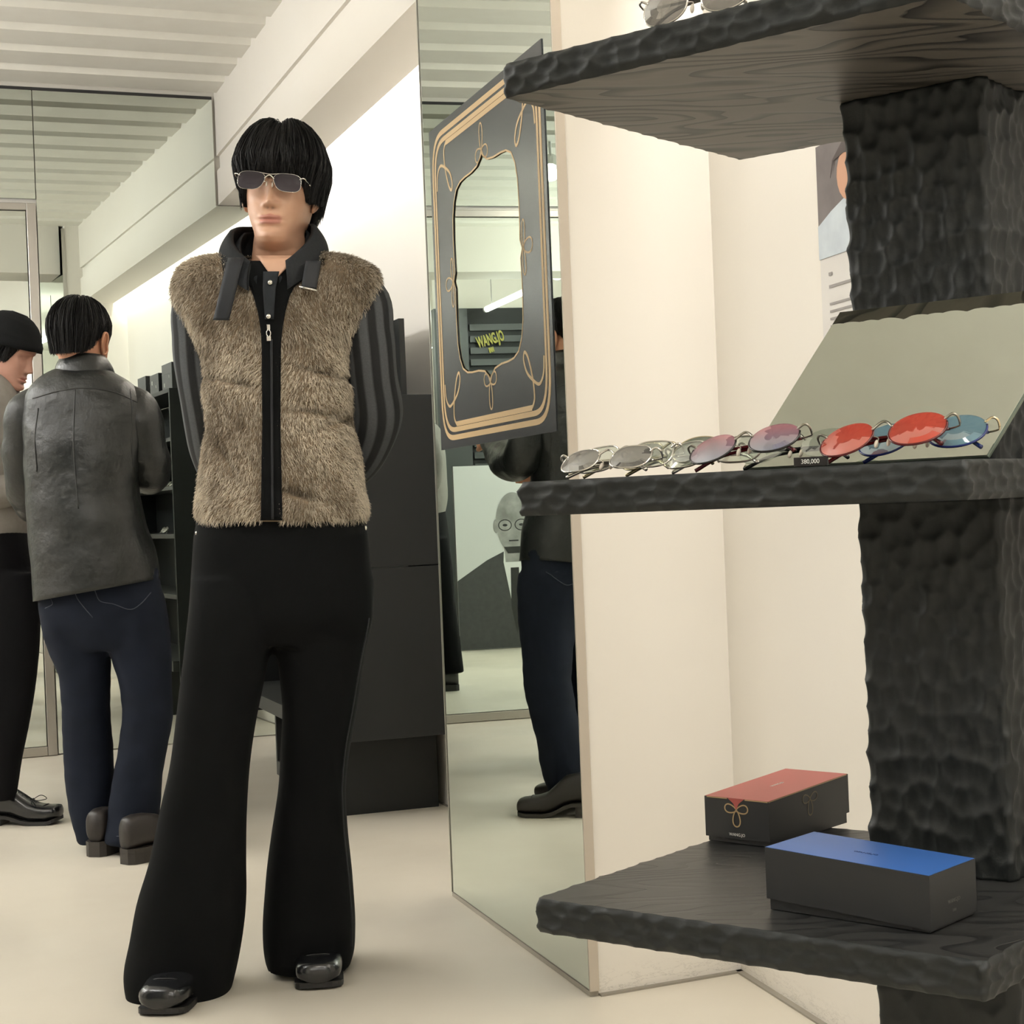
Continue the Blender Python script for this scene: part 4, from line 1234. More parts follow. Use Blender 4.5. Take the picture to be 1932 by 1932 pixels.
def fast_mesh(name, V, F, mat, cols=None, org=(0, 0, 0), smooth=True):
    me = bpy.data.meshes.new(name)
    V = V - np.asarray(org)
    me.vertices.add(len(V)); me.vertices.foreach_set('co', V.astype(np.float32).ravel())
    me.loops.add(F.size); me.loops.foreach_set('vertex_index', F.astype(np.int32).ravel())
    me.polygons.add(len(F)); me.polygons.foreach_set('loop_start', np.arange(len(F), dtype=np.int32) * F.shape[1])
    me.update(calc_edges=True)
    if smooth: me.polygons.foreach_set('use_smooth', [True] * len(F))
    if cols is not None:
        ca = me.color_attributes.new('Col', 'FLOAT_COLOR', 'POINT'); ca.data.foreach_set('color', cols.astype(np.float32).ravel())
    me.materials.append(mat)
    return me
def fast_part(name, V, F, mat, parent, cols=None, kind=None):
    o = bpy.data.objects.new(name, fast_mesh(name, V, F, mat, cols, ORI[parent.name])); link(o, parent); ORI[o.name] = ORI[parent.name]
    if kind: o['kind'] = kind
    return o
M['hair'] = pmat('black_hair', srgb(15, 14, 14), .55, spec=.25)

def head_hair(hp, R3, place, low, thick, strand_n, length_jit, seed, parent, seg=9, wid=.0022, crown=(0, .02), flare=None):
    """hair cap that follows the skull (offset outwards) and strands combed over it.
    low(th): hem height; thick(th, t): offset from the skull; th=0 is the face"""
    r = np.random.default_rng(seed)
    def surf(th, t, extra=0.0):
        th = np.asarray(th, float); t = np.asarray(t, float)
        zl = low(th)
        # travel from crown (t=0) to hem (t=1): height drops slowly at first
        ztop = .117
        z = zl + (ztop - zl) * np.cos(np.clip(t, 0, 1) * PI / 2) ** .9
        z = np.where(t > 1, zl - (t - 1) * .06, z)
        zc = np.clip(z, .0, .1175)
        f, b, w = np.interp(zc, ZK, FK), np.interp(zc, ZK, BK), np.interp(zc, ZK, WK)
        x = w * np.sin(th); y = np.where(np.cos(th) > 0, -f * np.cos(th), -b * np.cos(th))
        k = np.clip(t / .25, 0, 1)
        off = thick(th, t) + extra
        nx, ny = np.sin(th), -np.cos(th)
        nzv = np.clip(1.25 - t * 1.9, 0, 1)
        nn = np.sqrt(1 + nzv ** 2)
        return np.stack([x * hp['sx'] + nx * off * (1 - .35 * nzv), y + ny * off * (1 - .35 * nzv), z * hp['sz'] + off * nzv * .95], -1)
    th = np.arange(96) * 2 * PI / 96
    ts = np.linspace(0.0, 1.0, 26)
    g = np.array([surf(th, np.full(96, t), -.003 + .0022 * np.sin(th * 23 + t * 5) * t) for t in ts])
    inner = np.array([surf(th, np.full(96, t), 0) - (surf(th, np.full(96, t), 0) - surf(th, np.full(96, t), -thick(th, t))) * 1.25 for t in (1.0, .8)])
    G = np.concatenate([g, inner])
    G = place(rot_head(G, R3))
    cap = MB(); cap.grid(G, True, True, False)
    h_ = part('hair', cap, M['hair'], parent, True)
    a = r.uniform(0, 2 * PI, strand_n); e = r.uniform(-.009, .004, strand_n)
    t0 = r.uniform(0, .55, strand_n); t1 = 1.0 + r.normal(0, length_jit, strand_n)
    sw = r.normal(0, .13, strand_n)
    rows = []
    for q in np.linspace(0, 1, seg):
        t = t0 + (t1 - t0) * q
        rows.append(surf(a + sw * q * q, t, e + .0025 * np.sin(q * PI)))
    P = place(rot_head(np.stack(rows, 1), R3))
    V, F, _ = ribbon_strands(P, r.uniform(.6, 1.3, strand_n) * wid)
    fast_part('hair_strands', V, F, M['hair'], h_, kind='stuff')
    return h_
def shoe(toe, direction, L_, wd, parent, mat, sole_mat, hz=.018, name='shoe', h_toe=.047, laces=None, toe_up=.006):
    """derby-like shoe lofted along its length; toe = point on the floor under the toe tip, hz = heel height"""
    d = np.array([direction[0], direction[1], 0.0]); d /= np.linalg.norm(d)
    sx = np.array([d[1], -d[0], 0.0]); up = np.array([0, 0, 1.0])
    toe = np.array(toe, float); so = .010
    zb = lambda t: float(np.interp(t, [0, .12, .40, .62, 1], [toe_up, .0008, .0008, hz, hz]))
    def ring(t, hw, z0, z1, p=2.6, n=28):
        th = np.arange(n) * 2 * PI / n
        x = hw * np.sign(np.cos(th)) * np.abs(np.cos(th)) ** (2 / p); zz = np.sign(np.sin(th)) * np.abs(np.sin(th)) ** (2 / p)
        zz = (z0 + z1) / 2 + (z1 - z0) / 2 * zz
        return toe - d * t * L_ + np.outer(x, sx) + np.outer(zz, up)
    prof = [(.002, .36, .46), (.010, .58, .70), (.030, .78, .88), (.07, .91, 1.0), (.16, .97, 1.12), (.26, 1.0, 1.22), (.36, .97, 1.42), (.46, .90, 1.75), (.58, .80, 2.0), (.72, .74, 2.05), (.86, .72, 2.1), (.95, .62, 2.0), (.99, .42, 1.8)]
    up_ = MB(); up_.grid(np.array([ring(t, wd / 2 * .985 * w_, zb(t) + so, zb(t) + so + h_toe * hh) for t, w_, hh in prof]), True, True, True)
    o = part(name, up_, mat, parent, True)
    ol = [(.0, .32), (.007, .56), (.024, .78), (.06, .93), (.12, 1.0), (.20, 1.02), (.32, 1.0), (.44, .90), (.55, .82), (.65, .79), (.85, .77), (.95, .66), (1.0, .35)]
    ol = [(.008 + t * .99, w_ * .99) for t, w_ in ol]
    rows = []
    for t, w_ in ol:
        c = toe - d * t * L_; z0, z1 = zb(t), zb(t) + so + .002; h2 = wd / 2 * w_
        rows.append([c - sx * h2 + up * z0, c + sx * h2 + up * z0, c + sx * h2 + up * z1, c - sx * h2 + up * z1])
    part('sole', MB().grid(np.array(rows), True, True, True), sole_mat, o)
    hl = [(.70, .785)] + [q for q in ol if q[0] > .8]
    pts = [toe - d * t * L_ + sx * wd / 2 * w_ * .98 for t, w_ in hl] + [toe - d * t * L_ - sx * wd / 2 * w_ * .98 for t, w_ in hl[::-1]]
    part('heel', MB().prism([p[:2] for p in pts], .0006, hz - .0003), sole_mat, o)
    top = lambda t, k=1.0: zb(t) + so + h_toe * k
    wl = spline([toe - d * .30 * L_ + sx * wd * .44 + up * top(.3, .25), toe - d * .20 * L_ + sx * wd * .30 + up * top(.2, 1.0), toe - d * .17 * L_ + up * top(.17, 1.15), toe - d * .20 * L_ - sx * wd * .30 + up * top(.2, 1.0), toe - d * .30 * L_ - sx * wd * .44 + up * top(.3, .25)], 6)
    part('toe_seam', MB().tube(wl, .0016, 5), sole_mat, o, True)
    if laces:
        pk = lambda t: zb(t) + so + h_toe * float(np.interp(t, [a for a, _, _ in prof], [c for _, _, c in prof])) + .001
        for k in range(4):
            t = .36 + k * .05
            part('lace', MB().tube(spline([toe - d * t * L_ + sx * .02 + up * (pk(t) - .006), toe - d * t * L_ + up * pk(t), toe - d * (t + .01) * L_ - sx * .02 + up * (pk(t) - .006)], 4), .0016, 5), laces, o, True)
        kn = toe - d * .36 * L_ + up * pk(.36)
        for sg_ in (-1, 1):
            part('lace', MB().tube(spline([kn, kn + sx * sg_ * .03 + d * .02 + up * .012, kn + sx * sg_ * .045 + d * .035 - up * .002, kn + sx * sg_ * .02 + d * .02 - up * .004, kn], 5), .0014, 5), laces, o, True)
    return o

# ------------------------------------------------------------------ the man in the fur vest
YM = 3.62
m1 = root('person', 'man in brown fur vest, sunglasses and black flared trousers, hands behind his back', 'person', (W(470, 1850, 3.6)[0], 3.62, 0))
M['skin_plain'] = pmat('skin_chest', SKIN['a'], .48, vary=(55, tuple(c * .93 for c in SKIN['a'][:3]) + (1,), .25))
M['fur_base'] = pmat('vest_hide', srgb(140, 122, 100), .8, vary=(30, srgb(112, 97, 79), .25))
M['fur'] = pmat('fur', srgb(150, 130, 106), .6, attr='Col', spec=.25)
M['knit_dark'] = pmat('knit_charcoal', srgb(38, 40, 42), .85, spec=.2, bump=(500, .5, .001), vary=(160, srgb(28, 30, 32), .3))
M['knit_stripe'] = pmat('striped_knit', srgb(60, 60, 60), .9, attr='Col', vary=(300, (.7, .7, .7, 1), .3), bump=(600, .6, .001))
M['wool_black'] = pmat('black_wool', srgb(15, 16, 17), .9, spec=.12, bump=(900, .3, .0006), vary=(14, srgb(12, 13, 14), .3))
M['denim_black'] = pmat('washed_black_denim', srgb(42, 46, 50), .8, spec=.2, bump=(700, .4, .0006), vary=(60, srgb(28, 31, 34), .3))
M['strap'] = pmat('black_strap', srgb(31, 33, 37), .6, spec=.3, bump=(800, .3, .0005))
M['shoe_leather'] = pmat('black_shoe_leather', srgb(26, 27, 29), .22, spec=.6, bump=(60, .06, .002))
M['sole_black'] = pmat('black_sole', srgb(24, 23, 23), .6)

# body: head, neck, torso, arms and hands
hp1 = dict(sx=.97, sz=1.06)
R1 = euler(-4, -2, 4.0)
C1 = W(522, 366, YM)
def place1(P): return np.asarray(P) * 1.0 + C1
g, col = head_grid(sx=hp1['sx'], sz=hp1['sz'])
body = MB(); body.grid(place1(rot_head(g, R1)), True, True, True, col.reshape(-1, 4))
for sd in (-1, 1):
    e = ear_mb(sd, SKIN['a']); e.xf(lambda a: place1(rot_head(a * [hp1['sx'], 1, hp1['sz']] + [0, -.005, -.005], R1)))
    body.add(e.arr(), e.f, np.concatenate(e.c))
core = MB()
core.grid(px_loft([(520, 470, 570, YM, .07, .07), (540, 400, 650, YM, .09, .09), (640, 400, 655, YM, .10, .10), (800, 410, 645, YM, .095, .10), (960, 400, 665, YM, .09, .11), (1060, 400, 670, YM, .09, .12)], 32, 24), True, True, True)
armL = [W(378, 590, YM), W(383, 700, YM + .03), W(398, 850, YM + .09), W(440, 930, YM + .17), W(500, 965, YM + .20)]
armR = [W(688, 585, YM), W(698, 680, YM + .03), W(700, 790, YM + .08), W(650, 880, YM + .15), W(580, 945, YM + .19)]
for A_ in (armL, armR):
    l_ = limb(A_, [.047, .046, .040, .036, .028], 16, 24); core.add(l_.arr(), l_.f)
hL = hand_mb(W(500, 965, YM + .20), W(560, 985, YM + .215) - W(500, 965, YM + .20), (0, 1, .2), -1, .5)
hR = hand_mb(W(580, 945, YM + .19), W(530, 975, YM + .245) - W(580, 945, YM + .19), (0, 1, .2), 1, .45)
for h_ in (hL, hR): core.add(h_.arr(), h_.f)
fb_ = colored(fuse_mb(core, .0055, 4), SKIN['a'])
body.add(fb_.arr(), fb_.f, np.concatenate(fb_.c))
body1 = part('body', body, M['skin'], m1, True)

# hair: thick fringe to the brows
def low1(th):
    q = (np.asarray(th) + PI) % (2 * PI) - PI; a = np.abs(q)
    l_ = np.interp(a, [0, .55, .90, 1.02, 1.12, 1.26, 1.7, 2.2, PI], [.0150, .012, .004, -.040, -.030, .008, .010, -.035, -.080])
    r_ = np.interp(a, [0, .55, .90, 1.05, 1.3, 1.7, 2.2, PI], [.0150, .012, .002, -.024, -.026, -.018, -.040, -.080])
    return np.where(q < 0, l_, r_)
def thick1(th, t):
    a = np.abs((np.asarray(th) + PI) % (2 * PI) - PI); s_ = np.sin(np.asarray(th))
    side = np.interp(a, [0, .7, 1.4, 2.2, PI], [.020, .026, .025, .024, .022])
    side = side * (1 - .62 * smoothstep(.5, 1.0, t) * np.exp(-((a - 1.1) / .22) ** 2))
    part_ = 1 - .35 * np.exp(-((s_ * .1 - .012) / .012) ** 2) * np.clip(1 - t * 1.6, 0, 1) * (np.cos(th) > 0)
    return (side * np.interp(t, [0, .35, .75, 1.0, 1.3], [.95, 1.08, 1.0, .62, .45]) + .004) * part_
head_hair(hp1, R1, place1, low1, thick1, 5200, .05, 5, m1)

# worn sunglasses
Lw = lens_mat('lens_smoke', srgb(84, 78, 82), srgb(112, 106, 112), .38, z0=-.016, z1=.012)
hc = place1(rot_head(np.array([[0, -.1185, .0005]]), R1))[0] - ORI[m1.name]
Mg = Matrix.Translation(Vector(hc.tolist())) @ Matrix(R1.tolist()).to_4x4() @ Matrix.Rotation(math.radians(3.5), 4, 'Y')
sunglasses('worn_sunglasses', None, Mg, M['silver'], Lw, M['silver'], .0290, .0185, 3.2, 'full', fold=False, parent=m1, rim_r=.0007, double=True, cut=.35)

# vest
vr = [(479, 450, 588, YM + .02, .035, .05), (486, 412, 632, YM + .01, .062, .08), (497, 362, 682, YM, .10, .10), (515, 338, 710, YM, .113, .11), (545, 328, 717, YM, .120, .115), (575, 334, 710, YM, .124, .118),
      (605, 350, 694, YM, .126, .12), (645, 371, 671, YM, .128, .12), (685, 388, 659, YM, .128, .12), (740, 388, 663, YM, .124, .118), (800, 394, 660, YM, .120, .118), (860, 386, 676, YM, .120, .122),
      (920, 380, 683, YM, .121, .126), (965, 376, 692, YM, .122, .130), (984, 382, 686, YM, .116, .124)]
vg = px_loft(vr, 96, 90, 2.35)
vn = normals_of(vg)
wr = vnoise(vg.reshape(-1, 3) * [1, 1, 1.6], 17, 3).reshape(vg.shape[:2])
crease = np.zeros(vg.shape[:2])
for (x_, y_, ln, ang) in ((430, 715, 60, .25), (620, 700, 60, .2), (600, 775, 70, .15), (640, 790, 60, -.35), (420, 860, 60, 1.0), (560, 930, 60, .3)):
    c_ = W(x_, y_, YM - .12); dv = np.array([math.cos(ang), 0, -math.sin(ang)]); nv = np.array([math.sin(ang), 0, math.cos(ang)])
    q = vg - c_; crease += np.exp(-((q @ nv) / .008) ** 2 - ((q @ dv) / (ln / 889 / 1.2)) ** 2) * (vg[..., 1] < YM)
vg = vg + vn * (.004 * wr - .019 * crease)[..., None]
# opening between the fur fronts (photo x at height y)
OY = [466, 500, 520, 540, 560, 590, 620, 650, 800, 990]
OL = [440, 450, 464, 476, 484, 492, 497, 499, 500, 497]
OR = [606, 600, 577, 551, 541, 533, 528, 525, 524, 528]
def to_px(P):
    P = np.asarray(P); u = P[..., 0] / P[..., 1] * FPX; v = (EYE - P[..., 2]) / P[..., 1] * FPX; n = math.hypot(1, ROLL)
    return 966 + (u + ROLL * v) / n, 960 + (v - ROLL * u) / n
def front_y(x, y):
    """depth of the vest front under photo pixel (x, y)"""
    X, Yp = to_px(vg[:, :]); m_ = vg[..., 1] < YM
    d = np.where(m_, (X - x) ** 2 + (Yp - y) ** 2, 1e9); i = np.unravel_index(np.argmin(d), d.shape)
    return vg[i][1]
_X, _Y = to_px(vg)
_in = (vg[..., 1] < YM) & (_Y < 530) & (_X > np.interp(_Y, OY, OL) - 6) & (_X < np.interp(_Y, OY, OR) + 6)
vgm = vg.copy(); vgm[..., 1] += np.where(_in, .075, 0)
vest = part('fur_vest', MB().grid(vgm, True, True, True), M['fur_base'], m1, True)
def fur_patch():
    n = 90000
    tri_g = vg[:-1], vg[1:]
    m_, k_ = vg.shape[:2]
    A_ = vg[:-1]; B_ = np.roll(vg, -1, 1)[:-1]; C_ = vg[1:]
    area = np.linalg.norm(np.cross(B_ - A_, C_ - A_), axis=2); pr = (area / area.sum()).ravel()
    idx = rng.choice(len(pr), n, p=pr); i, j = idx // k_, idx % k_
    a, b = rng.uniform(size=n)[:, None], rng.uniform(size=n)[:, None]
    P = vg[i, j] * (1 - a) * (1 - b) + vg[i, (j + 1) % k_] * a * (1 - b) + vg[i + 1, j] * (1 - a) * b + vg[i + 1, (j + 1) % k_] * a * b
    Nn = vn[i, j]
    px_, py_ = to_px(P)
    keep = ~((P[:, 1] < YM) & (px_ > np.interp(py_, OY, OL)) & (px_ < np.interp(py_, OY, OR)))
    P, Nn = P[keep], Nn[keep]; n = len(P)
    flow = np.stack([.75 * vnoise(P, 26, 1) + .35 * vnoise(P, 70, 4), .4 * vnoise(P, 30, 2), -.85 + .35 * vnoise(P, 40, 7)], 1)
    tn = flow - Nn * (flow * Nn).sum(1)[:, None]; tn /= np.linalg.norm(tn, axis=1)[:, None]
    L_ = (.0115 + .003 * vnoise(P, 45, 9) + rng.uniform(-.002, .003, n))[:, None]
    d0 = Nn * .75 + tn * .55 + rng.normal(0, .12, (n, 3)); d0 /= np.linalg.norm(d0, axis=1)[:, None]
    d1 = Nn * .35 + tn * .95 + rng.normal(0, .22, (n, 3)); d1 /= np.linalg.norm(d1, axis=1)[:, None]
    p1 = P + d0 * L_ * .5; p2 = p1 + d1 * L_ * .6
    paths = np.stack([P - Nn * .002, p1, p2], 1)
    tone = .5 + .55 * vnoise(P, 22, 12) + rng.normal(0, .2, n) + .45 * vnoise(P, 70, 5) + .3 * vnoise(P, 160, 15)
    tone = np.clip(tone, 0, 1)[:, None]
    c0, c1 = np.array(srgb(128, 115, 98)), np.array(srgb(238, 226, 206))
    col = c0 * (1 - tone) + c1 * tone; col[:, 3] = 1
    V, F, cc = ribbon_strands(paths, rng.uniform(.0011, .0020, n), col)
    fast_part('fur', V, F, M['fur'], vest, cc, kind='stuff')
fur_patch()
def surf_strip(name, y0, y1, lf, rf, lift, mat, parent, ny=40, nx=9, th=.003, **kw):
    """panel lying on the vest front between photo lines lf(y) and rf(y)"""
    F_, Bk = [], []
    ys = np.linspace(y0, y1, ny)
    X, Yp = to_px(vg); m_ = vg[..., 1] < YM
    fx = vg[m_]; pX, pY = X[m_], Yp[m_]
    for y in ys:
        row = []
        for x in np.linspace(lf(y), rf(y), nx):
            d = (pX - x) ** 2 + (pY - y) ** 2; k = np.argsort(d)[:4]; w_ = 1 / (d[k] + 4); Yf = (fx[k, 1] * w_).sum() / w_.sum()
            row.append(W(x, y, Yf - lift))
        F_.append(row)
    F_ = np.array(F_)
    for _ in range(2): F_[1:-1, :, 1] = (F_[:-2, :, 1] + F_[1:-1, :, 1] * 2 + F_[2:, :, 1]) / 4
    Bk = F_ + [0, th, 0]
    loop = np.concatenate([F_, Bk[:, ::-1]], 1)
    return part(name, MB().grid(loop, True, True, True), mat, parent, True, **kw)
surf_strip('placket', 492, 982, lambda y: np.interp(y, OY, OL) - 5, lambda y: np.interp(y, OY, OR) + 5, .0105, M['wool_black'], vest, 60)
surf_strip('neck_skin', 482, 524, lambda y: np.interp(y, [476, 490, 524], [476, 490, 514]), lambda y: np.interp(y, [476, 490, 524], [574, 556, 522]), .0150, M['skin_plain'], body1, 20, 9, .012)
zs = surf_strip('zip', 640, 980, lambda y: 510 + (y - 640) * .006, lambda y: 514.5 + (y - 640) * .006, .0130, M['strap'], vest, 50, 3, .002)
surf_strip('shirt_placket', 512, 602, lambda y: np.interp(y, [512, 545, 600], [497, 496, 500]), lambda y: np.interp(y, [512, 545, 600], [527, 520, 517]), .019, M['denim_black'], vest, 20)
for (x_, y_) in ((510, 533), (507, 597)):
    c_ = W(x_, y_, front_y(x_, y_) - .0235)
    part('button', MB().tube([c_ + (0, .002, 0), c_ - (0, .0022, 0)], [.0055, .0045], 14), M['silver'], vest, True)
zp = W(507, 618, front_y(507, 618) - .0175)
pu = MB(); pu.box((-.0035, -.002, -.006), (.0035, .002, .006)); pu.xf(lambda a: a + zp)
pl = part('zip_slider', pu, M['silver'], vest, bevel=.001)
rg = [zp + np.array([.0042 * math.sin(q), -.003, -.012 + .007 * math.cos(q)]) for q in np.linspace(0, 2 * PI, 17)]
part('zip_pull', MB().tube(rg, .0012, 6, False), M['silver'], vest, True)
tb = MB(); tb.box((-.0045, -.004, -.028), (.0045, -.002, -.018)); tb.xf(lambda a: a + zp)
part('zip_pull', tb, M['silver'], vest, bevel=.0008)
# collar: standing knit collar, open in a V, with denim shirt collar inside
CN = np.array([W(520, 470, YM)[0], YM + .01, 0])
def zof(y): return W(520, y, YM - .03)[2]
def collar(name, ph0, ty, by, rt, rb, th, mat, lean=0.0):
    PH = np.radians(np.linspace(ph0, 360 - ph0, 61))
    rows_o, rows_i = [], []
    for q in np.linspace(0, 1, 9):
        ro, ri = [], []
        for p_ in PH:
            a = abs((math.degrees(p_) + 180) % 360 - 180)
            zt, zb_ = zof(np.interp(a, *ty)), zof(np.interp(a, *by)); r_t, r_b = np.interp(a, *rt), np.interp(a, *rb)
            bulge = .008 * math.sin(q * PI)
            r_ = r_b + (r_t - r_b) * q + bulge; z_ = zb_ + (zt - zb_) * q
            dirv = np.array([math.sin(p_), -math.cos(p_), 0])
            ro.append(CN + dirv * r_ + [lean * math.sin(p_), 0, z_]); ri.append(CN + dirv * (r_ - th) + [lean * math.sin(p_), 0, z_])
        rows_o.append(ro); rows_i.append(ri)
    G = np.concatenate([np.array(rows_o), np.array(rows_i)[::-1]])
    G = np.concatenate([G, G[:1]])
    mb = MB(); mb.grid(G, False)
    n_ = 61
    mm = len(G)
    for e_ in (0, n_ - 1): mb.f.append(tuple(i * n_ + e_ for i in range(mm - 1)))
    return part(name, mb, mat, vest, True)
collar('collar', 15, ([15, 40, 65, 95, 180], [505, 468, 432, 418, 405]), ([15, 40, 65, 95, 180], [560, 520, 492, 480, 470]), ([15, 40, 65, 95, 180], [.140, .124, .100, .081, .085]), ([15, 40, 65, 95, 180], [.162, .152, .128, .106, .105]), .011, M['knit_dark'])
collar('shirt_collar', 9, ([9, 40, 65, 95, 180], [520, 486, 448, 430, 415]), ([9, 40, 65, 95, 180], [548, 525, 495, 482, 470]), ([9, 40, 65, 95, 180], [.126, .100, .080, .068, .072]), ([9, 40, 65, 95, 180], [.144, .124, .100, .088, .09]), .006, M['denim_black'])
# hanging collar straps
surf_strip('strap', 486, 604, lambda y: np.interp(y, [486, 604], [430, 402]), lambda y: np.interp(y, [486, 604], [460, 432]), .030, M['strap'], vest, 24, 5, .004)
surf_strip('strap', 492, 545, lambda y: np.interp(y, [492, 545], [577, 568]), lambda y: np.interp(y, [492, 545], [606, 597]), .030, M['strap'], vest, 14, 5, .004)
bk_ = [W(565, 541, front_y(566, 545) - .033), W(598, 548, front_y(590, 545) - .033)]
part('strap_buckle', MB().tube(bk_, .0022, 8), M['silver'], vest, True)

# sleeves
def striped(path, rad, n=72, rows=50, stripes=9, name='sleeve', phase=0.0):
    R_ = interp_rows([tuple(p) + (r,) for p, r in zip(path, rad)], rows)
    mb = MB(); mb.tube(R_[:, :3], R_[:, 3], n)
    a = mb.arr(); a = a + 0
    k = (np.arange(n) * stripes / n + phase) % 1
    dk, lt = np.array(srgb(24, 25, 27)), np.array(srgb(80, 83, 86))
    c1_ = np.where((k < .5)[:, None], dk, lt)
    mb.c = [np.tile(c1_, (rows, 1))]
    nz_ = vnoise(a, 28, 6)[:, None]
    cen = np.repeat(R_[:, None, :3], n, 1).reshape(-1, 3)
    mb.v = [a + (a - cen) * .10 * nz_]
    return part(name, mb, M['knit_stripe'], m1, True)
sl = [W(398, 530, YM), W(374, 575, YM), W(373, 640, YM + .005), W(380, 720, YM + .02), W(393, 800, YM + .05), W(407, 862, YM + .09), W(440, 925, YM + .16), W(488, 960, YM + .195)]
striped(sl, [.030, .050, .054, .053, .051, .050, .045, .036])
sr = [W(655, 530, YM), W(684, 560, YM), W(696, 630, YM + .005), W(704, 710, YM + .02), W(711, 775, YM + .05), W(693, 840, YM + .10), W(645, 900, YM + .155), W(590, 940, YM + .188)]
striped(sr, [.030, .050, .056, .056, .056, .052, .046, .036])

# trousers
tm_b = MB()
tm_b.grid(px_loft([(965, 378, 686, YM, .10, .115), (1000, 370, 692, YM, .108, .125), (1060, 366, 698, YM, .112, .130), (1110, 363, 703, YM, .112, .130), (1170, 361, 702, YM, .105, .120), (1215, 372, 690, YM, .08, .09)], 64, 30, 2.5), True, True, True)
legL = [(1090, 366, 520, 3.61, .10, .12), (1140, 362, 516, 3.60, .105, .12), (1222, 351, 508, 3.59, .10, .105), (1290, 343, 496, 3.585, .092, .095), (1363, 335, 481, 3.58, .088, .088), (1448, 322, 469, 3.58, .085, .088), (1508, 308, 465, 3.585, .085, .09),
        (1629, 283, 462, 3.595, .09, .098), (1700, 262, 461, 3.60, .095, .104), (1765, 251, 455, 3.61, .10, .11), (1845, 238, 441, 3.62, .108, .115), (1878, 243, 432, 3.625, .108, .118), (1892, 248, 428, 3.625, .106, .116)]
legR = [(1090, 512, 705, 3.63, .10, .12), (1161, 514, 703, 3.64, .105, .12), (1247, 526, 687, 3.65, .10, .105), (1342, 535, 671, 3.665, .092, .095), (1413, 531, 658, 3.675, .086, .088), (1478, 527, 652, 3.685, .084, .086), (1564, 515, 655, 3.70, .088, .09),
        (1665, 502, 665, 3.72, .097, .10), (1760, 496, 670, 3.735, .104, .11), (1800, 500, 667, 3.74, .106, .112), (1822, 506, 660, 3.745, .105, .112)]
tm_b.grid(px_loft(legL, 56, 60, 2.5), True, True, True)
tm_b.grid(px_loft(legR, 56, 60, 2.5), True, True, True)
tr = fuse_mb(tm_b, .0075, 2)
a = tr.arr(); a = a + (vnoise(a * [1, 1, .5], 24, 8) * .004)[:, None] * np.stack([np.sin(a[:, 2] * 9), np.ones(len(a)), np.zeros(len(a))], 1)
tr.v = [a]
trs = part('trousers', tr, M['wool_black'], m1, True)
# side seam and front crease
def seam(rows, which, off):
    R_ = interp_rows(rows, 40)
    P = []
    for y, xl, xr, Yc, hf, hb in R_:
        P.append(W(xr - 6 if which == 'r' else xl + 6, y, Yc - hf * .55))
    return P
part('side_seam', MB().tube(seam(legR, 'r', 0)[4:-2], .0016, 5), M['strap'], trs, True)
for (x_, y_) in ((371, 1006), (690, 996)):
    c_ = W(x_, y_, YM - .05)
    part('rivet', MB().ball(c_, (.003, .003, .005), 8, 6), M['silver'], trs, True)

# shoes
shoe(np.array([W(603, 1866, 3.59)[0], 3.575, 0]), (.10, -1), .29, .104, m1, M['shoe_leather'], M['sole_black'], .022)
shoe(np.array([W(302, 1912, 3.45)[0], 3.43, 0]), (-.12, -1), .29, .104, m1, M['shoe_leather'], M['sole_black'], .022)

# ------------------------------------------------------------------ the man in the leather jacket, seen from behind
Y2 = 5.21
m2 = root('person', 'man in black leather jacket and dark jeans facing the cabinet, seen from behind', 'person', (W(200, 1600, Y2)[0], Y2 + .05, 0))
M['leather'] = pmat('black_leather', srgb(25, 27, 26), .36, spec=.5, bump=(11, .6, .02), rvary=(7, .28, .5))
M['leather_seam'] = pmat('leather_seam', srgb(30, 31, 30), .5)
M['denim'] = pmat('dark_indigo_denim', srgb(25, 30, 42), .85, spec=.15, bump=(700, .4, .0006), vary=(18, srgb(19, 24, 34), .3))
M['stitch'] = pmat('denim_stitch', srgb(66, 70, 80), .8)
M['shoe_brown'] = pmat('dark_brown_leather', srgb(30, 25, 23), .45)
M['heel_stack'] = pmat('stacked_heel', srgb(44, 40, 36), .6)
hp2 = dict(sx=.98, sz=1.0)
R2b = euler(180 - 24, 8, 0)
C2 = W(150, 646, Y2 + .02)
T2 = np.array(srgb(206, 152, 122))
g, col = head_grid(sx=.98, sz=1.0, tone=T2)
def place2(P): return np.asarray(P) + C2
def turn2(P): return rot_head(np.asarray(P) @ euler(180 - 24, 0, 0).T, euler(0, 0, 0))
RY2 = euler(170, 0, 0)
RP2 = np.array(Matrix.Rotation(math.radians(8), 3, 'X'))
def hd2(P): return place2(rot_head(P, RP2) @ RY2.T)
body = MB(); body.grid(hd2(g), True, True, True, col.reshape(-1, 4))
for sd in (-1, 1):
    e = ear_mb(sd, T2); e.xf(lambda a: hd2(a + [0, -.004, -.005])); body.add(e.arr(), e.f, np.concatenate(e.c))
core = MB()
core.grid(px_loft([(712, 110, 205, Y2, .07, .07), (735, 75, 245, Y2, .09, .09), (830, 75, 245, Y2, .10, .10), (1000, 85, 255, Y2, .10, .10), (1110, 85, 275, Y2, .10, .11)], 28, 20), True, True, True)
aL2 = [W(58, 775, Y2), W(48, 860, Y2 + .03), W(54, 930, Y2 + .10), W(90, 950, Y2 + .24), W(118, 935, Y2 + .36)]
aR2 = [W(256, 772, Y2), W(276, 840, Y2 + .02), W(284, 893, Y2 + .08), W(270, 878, Y2 + .24), W(258, 845, Y2 + .38)]
for A_ in (aL2, aR2):
    l_ = limb(A_, [.050, .047, .042, .038, .028], 16, 22); core.add(l_.arr(), l_.f)
h1 = hand_mb(W(118, 935, Y2 + .36), (.3, .9, .15), (.9, -.2, .1), -1, .55)
